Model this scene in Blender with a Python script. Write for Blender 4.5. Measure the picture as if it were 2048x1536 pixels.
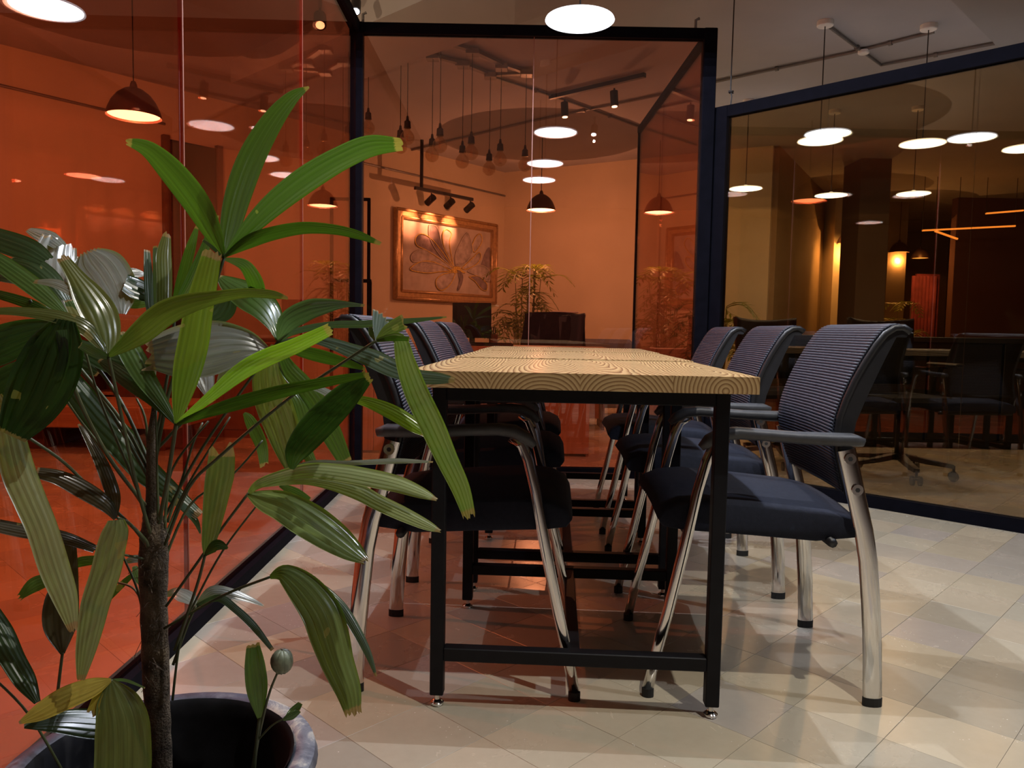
import bpy, bmesh, math, random
from mathutils import Vector, Matrix
random.seed(7)
for o in list(bpy.data.objects): bpy.data.objects.remove(o, do_unlink=True)
SC = bpy.context.scene
COL = SC.collection
# ------------------------------------------------------------------ camera
F, PIT, ROLL, CH = 1545.0, .07, .0178, .8375
cp, sp, cr, sr = math.cos(PIT), math.sin(PIT), math.cos(ROLL), math.sin(ROLL)
FW = Vector((0, cp, -sp)); UP0 = Vector((0, sp, cp)); RT0 = Vector((1, 0, 0))
RT = RT0*cr+UP0*sr; UP = UP0*cr-RT0*sr; CAM = Vector((0, 0, CH))
cd = bpy.data.cameras.new('camera'); cam = bpy.data.objects.new('camera', cd); COL.objects.link(cam)
cd.sensor_width = 36; cd.lens = F/2048*36; cd.clip_start = .02; cd.clip_end = 100
cam.matrix_world = Matrix(((RT.x, UP.x, -FW.x, CAM.x), (RT.y, UP.y, -FW.y, CAM.y), (RT.z, UP.z, -FW.z, CAM.z), (0, 0, 0, 1)))
SC.camera = cam
# ------------------------------------------------------------------ world, exposure
w = bpy.data.worlds.new('world'); SC.world = w; w.use_nodes = True
w.node_tree.nodes['Background'].inputs[0].default_value = (.5, .48, .5, 1)
w.node_tree.nodes['Background'].inputs[1].default_value = .04
vs = SC.view_settings; vs.view_transform = 'Standard'; vs.look = 'None'; vs.gamma = 1; vs.use_curve_mapping = False
vs.exposure = 0.38
POW_TABLE, POW_KEY, POW_OFFICE, POW_YARD, POW_SPOT = 38, 92, 38, 9, 45     # lamp powers in watts
COOL = (.80, .86, 1.0); WARM = (1.0, .67, .40); NEUT = (1.0, .95, .86)

# ------------------------------------------------------------------ pixel -> place
def ray(x, y): return FW+RT*((x-1024)/F)-UP*((y-768)/F)
def at(x, y, Y): r = ray(x, y); return CAM+r*(Y/r.y)
def atz(x, y, z): r = ray(x, y); return CAM+r*((z-CH)/r.z)
def onv(x, y, P, d):
    n = Vector((d[1], -d[0], 0)); r = ray(x, y)
    return CAM+r*((Vector((P[0], P[1], 0))-CAM).dot(n)/r.dot(n))
def pix(P):
    v = Vector(P)-CAM; z = v.dot(FW)
    return (1024+F*v.dot(RT)/z, 768-F*v.dot(UP)/z) if z > .05 else None
# ------------------------------------------------------------------ mesh builder
class MB:
    def __init__(s): s.v = []; s.f = []; s.uv = None
    def add(s, vs, fs):
        b = len(s.v); s.v += [tuple(q) for q in vs]; s.f += [tuple(i+b for i in q) for q in fs]; return s
    def box(s, x0, x1, y0, y1, z0, z1):
        return s.add([(x0,y0,z0),(x1,y0,z0),(x1,y1,z0),(x0,y1,z0),(x0,y0,z1),(x1,y0,z1),(x1,y1,z1),(x0,y1,z1)],
                     [(0,3,2,1),(4,5,6,7),(0,1,5,4),(1,2,6,5),(2,3,7,6),(3,0,4,7)])
    def bbox(s, x0, x1, y0, y1, z0, z1, b):          # box with chamfered edges
        vs = []; 
        for z, ins in ((z0, b), (z0+b, 0), (z1-b, 0), (z1, b)):
            bb = b
            for (x, y) in ((x0+bb+ins*0, y0+ins), (x1-bb, y0+ins), (x1-ins, y0+bb), (x1-ins, y1-bb), (x1-bb, y1-ins), (x0+bb, y1-ins), (x0+ins, y1-bb), (x0+ins, y0+bb)):
                vs.append((x, y, z))
        fs = [tuple(reversed(range(8))), tuple(range(24, 32))]
        for r in range(3):
            for i in range(8):
                j = (i+1) % 8; fs.append((r*8+i, r*8+j, r*8+8+j, r*8+8+i))
        return s.add(vs, fs)
    def sweep(s, path, prof, side=None, closed=False, cap=True, scales=None):
        """prof: list of (a,b) in the frame (side, normal); path: list of points"""
        P = [Vector(p) for p in path]; n = len(P); m = len(prof); vs = []; prev = None
        for i in range(n):
            if closed: t = (P[(i+1) % n]-P[i-1]).normalized()
            else: t = (P[min(i+1, n-1)]-P[max(i-1, 0)]).normalized()
            if side is not None: a = Vector(side); a = (a-t*a.dot(t))
            elif prev is not None: a = prev-t*prev.dot(t)
            else:
                a = Vector((0, 0, 1)).cross(t)
                if a.length < .05: a = Vector((1, 0, 0))-t*t.x
            a.normalize(); prev = a; b = t.cross(a)
            k = scales[i] if scales else 1
            vs += [P[i]+a*(q[0]*k)+b*(q[1]*k) for q in prof]
        fs = []
        for i in range(n if closed else n-1):
            i2 = (i+1) % n
            for j in range(m): j2 = (j+1) % m; fs.append((i*m+j, i*m+j2, i2*m+j2, i2*m+j))
        if cap and not closed: fs += [tuple(reversed(range(m))), tuple(range((n-1)*m, n*m))]
        return s.add(vs, fs)
    def tube(s, path, r, seg=8, **k):
        sc = None
        if isinstance(r, (list, tuple)): sc = r; r = 1
        return s.sweep(path, [(r*math.cos(2*math.pi*i/seg), r*math.sin(2*math.pi*i/seg)) for i in range(seg)], scales=sc, **k)
    def lathe(s, prof, seg=24, c=(0, 0, 0), close=False):
        m = len(prof); vs = []
        for i in range(seg):
            a = 2*math.pi*i/seg; vs += [(c[0]+r*math.cos(a), c[1]+r*math.sin(a), c[2]+z) for r, z in prof]
        fs = []
        for i in range(seg):
            i2 = (i+1) % seg
            for j in range(m if close else m-1):
                j2 = (j+1) % m; fs.append((i*m+j, i2*m+j, i2*m+j2, i*m+j2))
        return s.add(vs, fs)
    def prism(s, poly, origin, ex, ey, ez, h):      # extrude 2D polygon
        o = Vector(origin); ex, ey, ez = Vector(ex), Vector(ey), Vector(ez); n = len(poly)
        vs = [o+ex*a+ey*b for a, b in poly]+[o+ex*a+ey*b+ez*h for a, b in poly]
        return s.add(vs, [tuple(reversed(range(n))), tuple(range(n, 2*n))]+[(i, (i+1) % n, n+(i+1) % n, n+i) for i in range(n)])
    def wallbox(s, A, B, th, z0, z1):               # vertical slab from A to B (xy)
        A, B = Vector((A[0], A[1], 0)), Vector((B[0], B[1], 0)); d = (B-A); L = d.length; d.normalize(); n = Vector((-d.y, d.x, 0))
        c = [A-n*th/2, B-n*th/2, B+n*th/2, A+n*th/2]
        return s.add([(p.x, p.y, z0) for p in c]+[(p.x, p.y, z1) for p in c], [(0,3,2,1),(4,5,6,7),(0,1,5,4),(1,2,6,5),(2,3,7,6),(3,0,4,7)])
    def mesh(s, name, smooth=False, fix=True):
        me = bpy.data.meshes.new(name); me.from_pydata(s.v, [], s.f); me.update()
        if fix:
            bm = bmesh.new(); bm.from_mesh(me); bmesh.ops.recalc_face_normals(bm, faces=bm.faces); bm.to_mesh(me); bm.free()
        if smooth:
            for p in me.polygons: p.use_smooth = True
        return me
    def build(s, name, mat, parent=None, smooth=False, loc=None, fix=True):
        me = s.mesh(name, smooth, fix); me.materials.append(mat)
        return link(name, me, parent, loc)
def link(name, me, parent=None, loc=None):
    o = bpy.data.objects.new(name, me); COL.objects.link(o)
    if parent: o.parent = parent
    if loc is not None: o.location = loc
    return o
def tag(o, label=None, cat=None, group=None, kind=None):
    if label: o['label'] = label
    if cat: o['category'] = cat
    if group: o['group'] = group
    if kind: o['kind'] = kind
    return o
def empty(name, loc=(0, 0, 0), rz=0):
    o = bpy.data.objects.new(name, None); COL.objects.link(o); o.location = loc; o.rotation_euler.z = rz; o.empty_display_size = .1; return o
def copy_tree(o, parent=None):
    c = o.copy(); COL.objects.link(c)
    if parent: c.parent = parent
    for ch in list(o.children): copy_tree(ch, c)
    return c
def smooth_angle(o, ang=40):
    for p in o.data.polygons: p.use_smooth = True
    try: o.data.set_sharp_from_angle(angle=math.radians(ang))
    except Exception: pass
    return o
def light(name, kind, loc, power, color, target=None, parent=None, spot=150, blend=.6, size=0.0):
    l = bpy.data.lights.new(name, kind); l.energy = power; l.color = color
    if kind == 'SPOT': l.spot_size = math.radians(spot); l.spot_blend = blend
    l.shadow_soft_size = size
    o = bpy.data.objects.new(name, l); COL.objects.link(o); o.location = loc
    if target is not None:
        d = (Vector(target)-Vector(loc)); o.rotation_euler = d.to_track_quat('-Z', 'Y').to_euler()
    if parent: o.parent = parent
    return o
# ------------------------------------------------------------------ materials
def newmat(name):
    m = bpy.data.materials.new(name); m.use_nodes = True; nt = m.node_tree; nt.nodes.clear()
    out = nt.nodes.new('ShaderNodeOutputMaterial'); return m, nt, out
def N(nt, t, **k):
    n = nt.nodes.new('ShaderNode'+t)
    for a, b in k.items(): setattr(n, a, b)
    return n
def setin(n, **k):
    for a, b in k.items(): n.inputs[a.replace('_', ' ')].default_value = b
def ramp(nt, fac, stops):
    r = N(nt, 'ValToRGB'); e = r.color_ramp.elements
    while len(e) < len(stops): e.new(.5)
    for el, (p, c) in zip(e, stops): el.position = p; el.color = (*c, 1) if len(c) == 3 else c
    nt.links.new(fac, r.inputs[0]); return r.outputs[0]
def math_(nt, op, a, b=None):
    n = N(nt, 'Math', operation=op)
    for i, q in enumerate((a, b)):
        if q is None: continue
        if isinstance(q, (int, float)): n.inputs[i].default_value = q
        else: nt.links.new(q, n.inputs[i])
    return n.outputs[0]
def mixc(nt, fac, a, b, mode='MIX'):
    n = N(nt, 'Mix', data_type='RGBA', blend_type=mode)
    for i, q in ((0, fac), (6, a), (7, b)):
        if isinstance(q, (int, float)): n.inputs[i].default_value = q
        elif isinstance(q, tuple): n.inputs[i].default_value = (*q, 1) if len(q) == 3 else q
        else: nt.links.new(q, n.inputs[i])
    return n.outputs[2]
def principled(nt, out, **k):
    p = N(nt, 'BsdfPrincipled'); nt.links.new(p.outputs[0], out.inputs[0])
    for a, b in k.items():
        nm = a.replace('_', ' ')
        if hasattr(b, 'is_output'): nt.links.new(b, p.inputs[nm])
        else: p.inputs[nm].default_value = (*b, 1) if isinstance(b, tuple) and len(b) == 3 else b
    return p
def noise(nt, scale, detail=3, co=None, rough=.5, dist=0):
    n = N(nt, 'TexNoise'); setin(n, Scale=scale, Detail=detail, Roughness=rough, Distortion=dist)
    if co is not None: nt.links.new(co, n.inputs['Vector'])
    return n.outputs['Fac']
def bump(nt, p, h, strength=.2, dist=.01):
    b = N(nt, 'Bump'); setin(b, Strength=strength, Distance=dist); nt.links.new(h, b.inputs['Height']); nt.links.new(b.outputs[0], p.inputs['Normal'])
def plain(name, col, rough=.5, metal=0, var=.12, scale=12, spec=.5, bmp=0, coat=0):
    m, nt, out = newmat(name); tc = N(nt, 'TexCoord')
    nz = noise(nt, scale, 4, tc.outputs['Object'])
    c2 = tuple(min(1, c*(1+var)) for c in col); c1 = tuple(c*(1-var) for c in col)
    c = ramp(nt, nz, [(.3, c1), (.7, c2)])
    p = principled(nt, out, Base_Color=c, Roughness=rough, Metallic=metal, Specular_IOR_Level=spec, Coat_Weight=coat)
    if bmp: bump(nt, p, noise(nt, scale*8, 3, tc.outputs['Object']), bmp, .005)
    return m
def emit(name, col, strength):
    m, nt, out = newmat(name); e = N(nt, 'Emission'); e.inputs[0].default_value = (*col, 1); e.inputs[1].default_value = strength
    nt.links.new(e.outputs[0], out.inputs[0]); return m
def glass_pane(name, tint, ior=1.65, rough=0.0, smear=.0):
    m, nt, out = newmat(name)
    t = N(nt, 'BsdfTransparent'); tc = N(nt, 'TexCoord')
    nz = noise(nt, 1.7, 2, tc.outputs['Object'])
    nt.links.new(ramp(nt, nz, [(.3, tuple(c*.95 for c in tint)), (.7, tuple(min(1, c*1.04) for c in tint))]), t.inputs[0])
    g = N(nt, 'BsdfGlossy'); g.inputs['Roughness'].default_value = rough
    lw = N(nt, 'LayerWeight'); lw.inputs[0].default_value = .5
    f0 = ((ior-1)/(ior+1))**2
    k = math_(nt, 'ADD', math_(nt, 'MULTIPLY', math_(nt, 'POWER', lw.outputs['Facing'], 5.0), 1-f0), f0)
    mx = N(nt, 'MixShader'); nt.links.new(k, mx.inputs[0]); nt.links.new(t.outputs[0], mx.inputs[1]); nt.links.new(g.outputs[0], mx.inputs[2])
    nt.links.new(mx.outputs[0], out.inputs[0]); return m
def tile_mat(name, attr=False):
    m, nt, out = newmat(name); tc = N(nt, 'TexCoord')
    geo = N(nt, 'NewGeometry')
    if attr: a = N(nt, 'Attribute', attribute_name='tile_random'); rnd = a.outputs['Fac']
    else: rnd = N(nt, 'ObjectInfo').outputs['Random']
    base = ramp(nt, rnd, [(0, (.50, .42, .29)), (.18, (.60, .51, .35)), (.36, (.41, .385, .29)), (.5, (.47, .42, .39)), (.66, (.33, .315, .255)), (.82, (.66, .57, .41)), (.92, (.52, .43, .30)), (1, (.44, .39, .365))])
    n1 = noise(nt, 5, 5, geo.outputs['Position'], .6, .6); n2 = noise(nt, 40, 3, geo.outputs['Position'])
    c = mixc(nt, .36, base, mixc(nt, n1, (.29, .25, .18), (.56, .49, .37)))
    c = mixc(nt, .12, c, mixc(nt, n2, (.22, .19, .15), (.6, .55, .45)))
    v = N(nt, 'TexVoronoi'); v.inputs['Scale'].default_value = 75; nt.links.new(geo.outputs['Position'], v.inputs['Vector'])
    n3 = noise(nt, 6, 2, geo.outputs['Position'])
    fl = math_(nt, 'MULTIPLY', math_(nt, 'LESS_THAN', v.outputs['Distance'], .11), math_(nt, 'GREATER_THAN', n3, .6))
    c = mixc(nt, fl, c, (.72, .68, .6))
    rr = math_(nt, 'ADD', math_(nt, 'MULTIPLY', n1, .16), .18)
    p = principled(nt, out, Base_Color=c, Roughness=rr, Specular_IOR_Level=.55)
    bump(nt, p, n1, .03, .004); return m
def wood_ring(name, x0, z0, seed, tiltx=.05, tiltz=.07):
    """solid timber: growth rings about an axis running along local Y"""
    m, nt, out = newmat(name); tc = N(nt, 'TexCoord'); sep = N(nt, 'SeparateXYZ'); nt.links.new(tc.outputs['Object'], sep.inputs[0])
    X, Y, Z = sep.outputs; Yf = math_(nt, 'ADD', Y, .377)
    mp = N(nt, 'Mapping'); mp.inputs['Location'].default_value = (seed*3.1, seed*1.7, seed); mp.inputs['Scale'].default_value = (5, 2.2, 5); nt.links.new(tc.outputs['Object'], mp.inputs[0])
    nz = N(nt, 'TexNoise'); setin(nz, Scale=1.0, Detail=2.0); nt.links.new(mp.outputs[0], nz.inputs['Vector'])
    nzf = math_(nt, 'SUBTRACT', nz.outputs['Fac'], .5)
    cx = math_(nt, 'ADD', math_(nt, 'ADD', X, math_(nt, 'MULTIPLY', Yf, tiltx)), math_(nt, 'ADD', math_(nt, 'MULTIPLY', nzf, .035), -x0))
    cz = math_(nt, 'ADD', math_(nt, 'ADD', Z, math_(nt, 'MULTIPLY', Yf, tiltz)), math_(nt, 'ADD', math_(nt, 'MULTIPLY', nzf, .03), -z0))
    r = math_(nt, 'SQRT', math_(nt, 'ADD', math_(nt, 'MULTIPLY', cx, cx), math_(nt, 'MULTIPLY', cz, cz)))
    n2 = noise(nt, 30, 2, tc.outputs['Object'])
    r = math_(nt, 'ADD', r, math_(nt, 'MULTIPLY', n2, .0012))
    f = math_(nt, 'FRACT', math_(nt, 'MULTIPLY', r, 1/.0084))
    c = ramp(nt, f, [(0, (.19, .085, .03)), (.09, (.52, .36, .175)), (.45, (.48, .325, .15)), (.68, (.34, .205, .085)), (.9, (.14, .058, .02)), (1, (.19, .085, .03))])
    mp2 = N(nt, 'Mapping'); mp2.inputs['Scale'].default_value = (120, 6, 120); nt.links.new(tc.outputs['Object'], mp2.inputs[0])
    fib = N(nt, 'TexNoise'); setin(fib, Scale=1.0, Detail=3.0); nt.links.new(mp2.outputs[0], fib.inputs['Vector'])
    c = mixc(nt, .18, c, mixc(nt, fib.outputs['Fac'], (.36, .23, .1), (.72, .54, .3)))
    df = N(nt, 'BsdfDiffuse'); nt.links.new(c, df.inputs[0]); gl = N(nt, 'BsdfGlossy'); gl.inputs['Roughness'].default_value = .13
    lw = N(nt, 'LayerWeight'); lw.inputs[0].default_value = .5
    k = math_(nt, 'ADD', math_(nt, 'MULTIPLY', math_(nt, 'POWER', lw.outputs['Facing'], 4.0), .42), .03)
    mx = N(nt, 'MixShader'); nt.links.new(k, mx.inputs[0]); nt.links.new(df.outputs[0], mx.inputs[1]); nt.links.new(gl.outputs[0], mx.inputs[2]); nt.links.new(mx.outputs[0], out.inputs[0])
    return m
def wood_plain(name, c1, c2, rough=.45, axis=2):
    m, nt, out = newmat(name); tc = N(nt, 'TexCoord'); mp = N(nt, 'Mapping')
    s = [26, 26, 26]; s[axis] = 1.6; mp.inputs['Scale'].default_value = s; nt.links.new(tc.outputs['Object'], mp.inputs[0])
    n = noise(nt, 1, 5, mp.outputs[0], .6, 1.2)
    rnd = N(nt, 'ObjectInfo').outputs['Random']
    c = ramp(nt, n, [(.3, c1), (.7, c2)]); c = mixc(nt, math_(nt, 'MULTIPLY', rnd, .3), c, c1)
    principled(nt, out, Base_Color=c, Roughness=rough); return m
def leaf_mat(name, transl=.3, rough=.3):
    m, nt, out = newmat(name); oi = N(nt, 'ObjectInfo'); uv = N(nt, 'UVMap'); sep = N(nt, 'SeparateXYZ'); nt.links.new(uv.outputs[0], sep.inputs[0])
    geo = N(nt, 'NewGeometry')
    st = math_(nt, 'SINE', math_(nt, 'MULTIPLY', sep.outputs[0], 34.0))
    mp = N(nt, 'Mapping'); mp.inputs['Scale'].default_value = (46, 2.2, 1); nt.links.new(uv.outputs[0], mp.inputs[0])
    add = N(nt, 'VectorMath', operation='ADD'); nt.links.new(mp.outputs[0], add.inputs[0])
    cmb = N(nt, 'CombineXYZ'); nt.links.new(math_(nt, 'MULTIPLY', oi.outputs['Random'], 50), cmb.inputs[2]); nt.links.new(cmb.outputs[0], add.inputs[1])
    nz = noise(nt, 1.0, 3, add.outputs[0])
    k = math_(nt, 'ADD', math_(nt, 'MULTIPLY', st, .08), nz)
    dk = mixc(nt, 1.0, oi.outputs['Color'], (.62, .66, .6), 'MULTIPLY'); lt = mixc(nt, 1.0, oi.outputs['Color'], (1.55, 1.45, 1.5), 'MULTIPLY')
    c = mixc(nt, math_(nt, 'SMOOTH_MIN', math_(nt, 'MAXIMUM', k, 0), 1.0), dk, lt)
    n4 = noise(nt, 22, 2, geo.outputs['Position'])
    spot = math_(nt, 'MULTIPLY', math_(nt, 'GREATER_THAN', n4, .70), .5)
    c = mixc(nt, spot, c, (.30, .27, .10))
    tip = math_(nt, 'GREATER_THAN', math_(nt, 'ADD', sep.outputs[1], math_(nt, 'MULTIPLY', nz, .05)), 1.0)
    c = mixc(nt, math_(nt, 'MULTIPLY', tip, .85), c, (.28, .19, .09))
    p = N(nt, 'BsdfPrincipled'); nt.links.new(c, p.inputs['Base Color']); setin(p, Roughness=rough); p.inputs['Specular IOR Level'].default_value = .75
    tr = N(nt, 'BsdfTranslucent'); nt.links.new(mixc(nt, 1.0, c, (1.5, 1.9, .5), 'MULTIPLY'), tr.inputs[0])
    mx = N(nt, 'MixShader'); mx.inputs[0].default_value = transl
    nt.links.new(p.outputs[0], mx.inputs[1]); nt.links.new(tr.outputs[0], mx.inputs[2]); nt.links.new(mx.outputs[0], out.inputs[0])
    b = N(nt, 'Bump'); setin(b, Strength=.16, Distance=.002); nt.links.new(st, b.inputs['Height']); nt.links.new(b.outputs[0], p.inputs['Normal'])
    return m
def stained(name):
    m, nt, out = newmat(name); tc = N(nt, 'TexCoord')
    n = noise(nt, 16, 6, tc.outputs['Object'], .7, .6); n2 = noise(nt, 5, 3, tc.outputs['Object'])
    k = math_(nt, 'MULTIPLY', n, n2)
    c = ramp(nt, k, [(.14, (.022, .025, .04)), (.22, (.06, .066, .095)), (.29, (.15, .16, .19)), (.35, (.42, .40, .35))])
    p = principled(nt, out, Base_Color=c, Roughness=.55); bump(nt, p, n, .3, .004); return m
M = {}
M['black_steel'] = plain('black_steel', (.007, .007, .009), .5, 0, .2, 30, .2)
M['black_frame'] = plain('black_frame', (.004, .004, .007), .7, 0, .2, 20, .04)
M['black_plastic'] = plain('black_plastic', (.014, .014, .016), .42, 0, .15, 30, .5, .05)
M['grey_plastic'] = plain('grey_plastic', (.05, .052, .058), .5, 0, .15, 40, .5, .08)
M['mesh_fabric'] = plain('mesh_fabric', (.014, .018, .034), .55, 0, .15, 60, .5)
M['seat_fabric'] = plain('seat_fabric', (.016, .019, .032), .85, 0, .15, 90, .25, .25)
M['chrome'] = plain('chrome', (.74, .72, .70), .10, 1, .03, 8)
M['rubber'] = plain('rubber', (.015, .015, .015), .7)
M['ceiling'] = plain('ceiling_paint', (.42, .41, .435), .9, 0, .05, 2, .2)
M['beam'] = plain('beam_paint', (.37, .36, .37), .9, 0, .05, 2, .2)
M['wall_cream'] = plain('wall_cream', (.62, .52, .38), .85, 0, .05, 1.5, .2)
M['wall_dark'] = plain('wall_dark', (.16, .12, .09), .85, 0, .1, 1.5, .2)
M['wall_brown'] = plain('wall_brown', (.34, .25, .15), .85, 0, .08, 1.5, .2)
M['grout'] = plain('grout', (.36, .31, .24), .8, 0, .1, 10, .3)
M['tile'] = tile_mat('floor_tile'); M['tile_far'] = tile_mat('floor_tile_far', True)
M['pane_left'] = glass_pane('red_glass_left', (.90, .485, .365), 1.85)
M['pane_back'] = glass_pane('red_glass_back', (.92, .63, .53), 1.85)
M['pane_side'] = glass_pane('red_glass_side', (.92, .63, .52), 2.5)
M['pane_yellow'] = glass_pane('amber_glass', (.74, .64, .47), 2.2)
M['white_enamel'] = plain('white_enamel', (.8, .8, .8), .4)
M['dome'] = plain('dome_enamel', (.10, .055, .05), .4, .3)
M['emit_cool'] = emit('lamp_cool', (.95, .96, 1.0), 18)
M['emit_warm'] = emit('lamp_warm', (1.0, .80, .50), 9)
M['emit_spot'] = emit('lamp_spot', (1.0, .85, .6), 6)
M['emit_orange'] = emit('lamp_orange', (1.0, .42, .10), 3.2)
M['emit_bar'] = emit('light_bar_glow', (1.0, .33, .06), 1.7)
M['cord'] = plain('cord', (.02, .018, .018), .6)
M['conduit'] = plain('conduit', (.20, .19, .185), .45, .4)
M['leaf'] = leaf_mat('palm_leaf', .32, .25); M['leaf_far'] = leaf_mat('indoor_leaf', .25, .5)
M['stalk'] = plain('leaf_stalk', (.055, .07, .025), .5); M['bark'] = plain('bark', (.11, .082, .055), .9, 0, .6, 45, .2, 1.0)
M['fibre'] = plain('fibre', (.09, .065, .045), .9)
M['pot'] = stained('pot_clay'); M['soil'] = plain('soil', (.035, .025, .02), .95, 0, .5, 40, .1, 1.0)
M['gold'] = plain('gold_frame', (.52, .34, .17), .38, .55, .2, 30)
M['canvas'] = plain('canvas', (.46, .40, .36), .8, 0, .15, 7, .2, .2)
M['petal'] = plain('petal_paint', (.40, .35, .34), .75, 0, .3, 14, .2, .2); M['petal_dark'] = plain('petal_dark', (.24, .19, .2), .75, 0, .3, 14, .2)
M['gilt'] = plain('gilt_paint', (.62, .42, .10), .5, .2, .4, 60)
M['desk_wood'] = wood_plain('desk_wood', (.30, .17, .09), (.44, .27, .15), .5)
M['dark_wood'] = wood_plain('dark_wood', (.10, .045, .025), (.17, .08, .045), .45)
M['bench_wood'] = wood_plain('bench_wood', (.36, .20, .10), (.52, .32, .17), .45, 0)
M['screen'] = plain('screen_black', (.008, .008, .01), .25)
M['jacket'] = plain('jacket', (.02, .014, .016), .9, 0, .3, 30, .2, .3)
M['sofa'] = plain('sofa_fabric', (.20, .18, .17), .9, 0, .1, 40, .2, .3)
M['bulb_glass'] = glass_pane('bulb_glass', (.94, .84, .70), 2.3)
M['socket'] = plain('socket', (.03, .027, .027), .4, .3)
M['filament'] = plain('filament', (.6, .3, .12), .3, .8)
M['opal'] = emit('opal_shade', (.95, .96, 1.0), 1.6)
M['paper'] = plain('paper', (.7, .66, .6), .8)
M['terracotta'] = plain('terracotta', (.25, .12, .07), .7)
M['picture_tan'] = plain('picture_tan', (.55, .42, .24), .8, 0, .2, 5)
M['dark_counter'] = wood_plain('dark_counter', (.012, .010, .008), (.03, .022, .016), .5, 0)  # near-black wood of the added block beyond the amber glass
M['joint'] = plain('joint_seal', (.26, .09, .055), .5)
M['wall_maroon'] = plain('wall_maroon', (.15, .075, .065), .85, 0, .1, 1.5, .2)
M['pot_inside'] = plain('pot_inside', (.010, .010, .012), .8, 0, .4, 30, .2)  # shade of the pot's hollow, put into the colour
M['curtain'] = plain('curtain', (.30, .06, .10), .85, 0, .3, 8)
for i, (a, b, s, tx, tz) in enumerate([(-.012, -.055, 1, .05, -.085), (.018, -.060, 2, -.06, -.11), (-.012, -.060, 3, .07, -.08), (.020, -.012, 4, -.05, -.10)]):
    M['plank%d' % i] = wood_ring('pine_plank_%d' % i, a, b, s, tx, tz)
# ================================================================== structure
CEIL = 2.98
A_T = math.radians(44.2); E1 = Vector((math.sin(A_T), math.cos(A_T), 0)); E2 = Vector((-math.cos(A_T), math.sin(A_T), 0))
TS, TV = .2, .1945
fl = MB().box(-9, 9, -5, 18, -.12, -.0022).build('floor', M['grout']); tag(fl, kind='structure')
tiles = []
for iu in range(-40, 90):
    for iv in range(-60, 70):
        u0 = 1.068+iu*TS; v0 = .715+iv*TV; c = E1*(u0+TS/2)+E2*(v0+TV/2)
        if not (-6 < c.x < 6.5 and .2 < c.y < 13): continue
        tiles.append((c, u0, v0))
def tile_area(c):
    q = [pix(c+E1*a*TS/2+E2*b*TV/2) for a, b in ((-1, -1), (1, -1), (1, 1), (-1, 1))]
    if None in q: return 0
    cx = sum(p[0] for p in q)/4; cy = sum(p[1] for p in q)/4
    if not (-60 < cx < 2110 and cy < 1600): return 0
    return abs(sum(q[i][0]*q[(i+1) % 4][1]-q[(i+1) % 4][0]*q[i][1] for i in range(4)))/2
def hidden(c):      # behind the pot or well past the glass: not worth an own object
    return c.y > 4.5 or c.x < -2.2
tiles.sort(key=lambda t: -(tile_area(t[0])*(0 if hidden(t[0]) else 1)))
ang = math.atan2(E1.y, E1.x)
tm = MB().bbox(-TS/2+.0004, TS/2-.0004, -TV/2+.0004, TV/2-.0004, -.002, 0, .0005).mesh('tile'); tm.materials.append(M['tile'])
for c, u0, v0 in tiles[:300]:
    o = link('tile', tm, fl, c); o.rotation_euler.z = ang; o.location.z = random.uniform(-.0002, 0)
rest = MB(); rr = []
for c, u0, v0 in tiles[300:]:
    h = .0005; q = [c+E1*a*(TS/2-h)+E2*b*(TV/2-h) for a, b in ((-1, -1), (1, -1), (1, 1), (-1, 1))]
    rest.add([(p.x, p.y, 0) for p in q]+[(p.x, p.y, -.002) for p in q], [(3, 2, 1, 0), (0, 1, 5, 4), (1, 2, 6, 5), (2, 3, 7, 6), (3, 0, 4, 7)]); rr += [random.random()]*5
ro = rest.build('tile_field', M['tile_far'], fl, fix=False); tag(ro, kind='stuff')
bm = bmesh.new(); bm.from_mesh(ro.data); bmesh.ops.recalc_face_normals(bm, faces=bm.faces); bm.to_mesh(ro.data); bm.free()
for p in ro.data.polygons:
    if p.normal.z < -.5: p.flip()
at_ = ro.data.attributes.new('tile_random', 'FLOAT', 'FACE')
for i, x in enumerate(rr): at_.data[i].value = x
ce = MB().box(-9, 9, -5, 18, CEIL, CEIL+.15).build('ceiling', M['ceiling']); tag(ce, kind='structure')
# ceiling beams
b0 = atz(769, 100, CEIL-.02); b1 = atz(1029, 0, CEIL-.02); bd = (b0-b1).normalized(); bn = Vector((-bd.y, bd.x, 0))
if bn.x > 0: bn = -bn
A = b1-bd*6+bn*.32; B = b0+bd*1.2+bn*.32
tag(MB().wallbox(A, B, .64, CEIL-.18, CEIL).build('trim_1', M['beam']), kind='structure')
g0 = atz(1902, 0, CEIL-.1); g1 = atz(1996, 95, CEIL-.1); gd = (g1-g0).normalized(); gn = Vector((gd.y, -gd.x, 0))
if gn.x < 0: gn = -gn
tag(MB().wallbox(g0-gd*4+gn*.25, g1+gd*3.5+gn*.25, .5, CEIL-.1, CEIL).build('trim_2', M['beam']), kind='structure')
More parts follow.
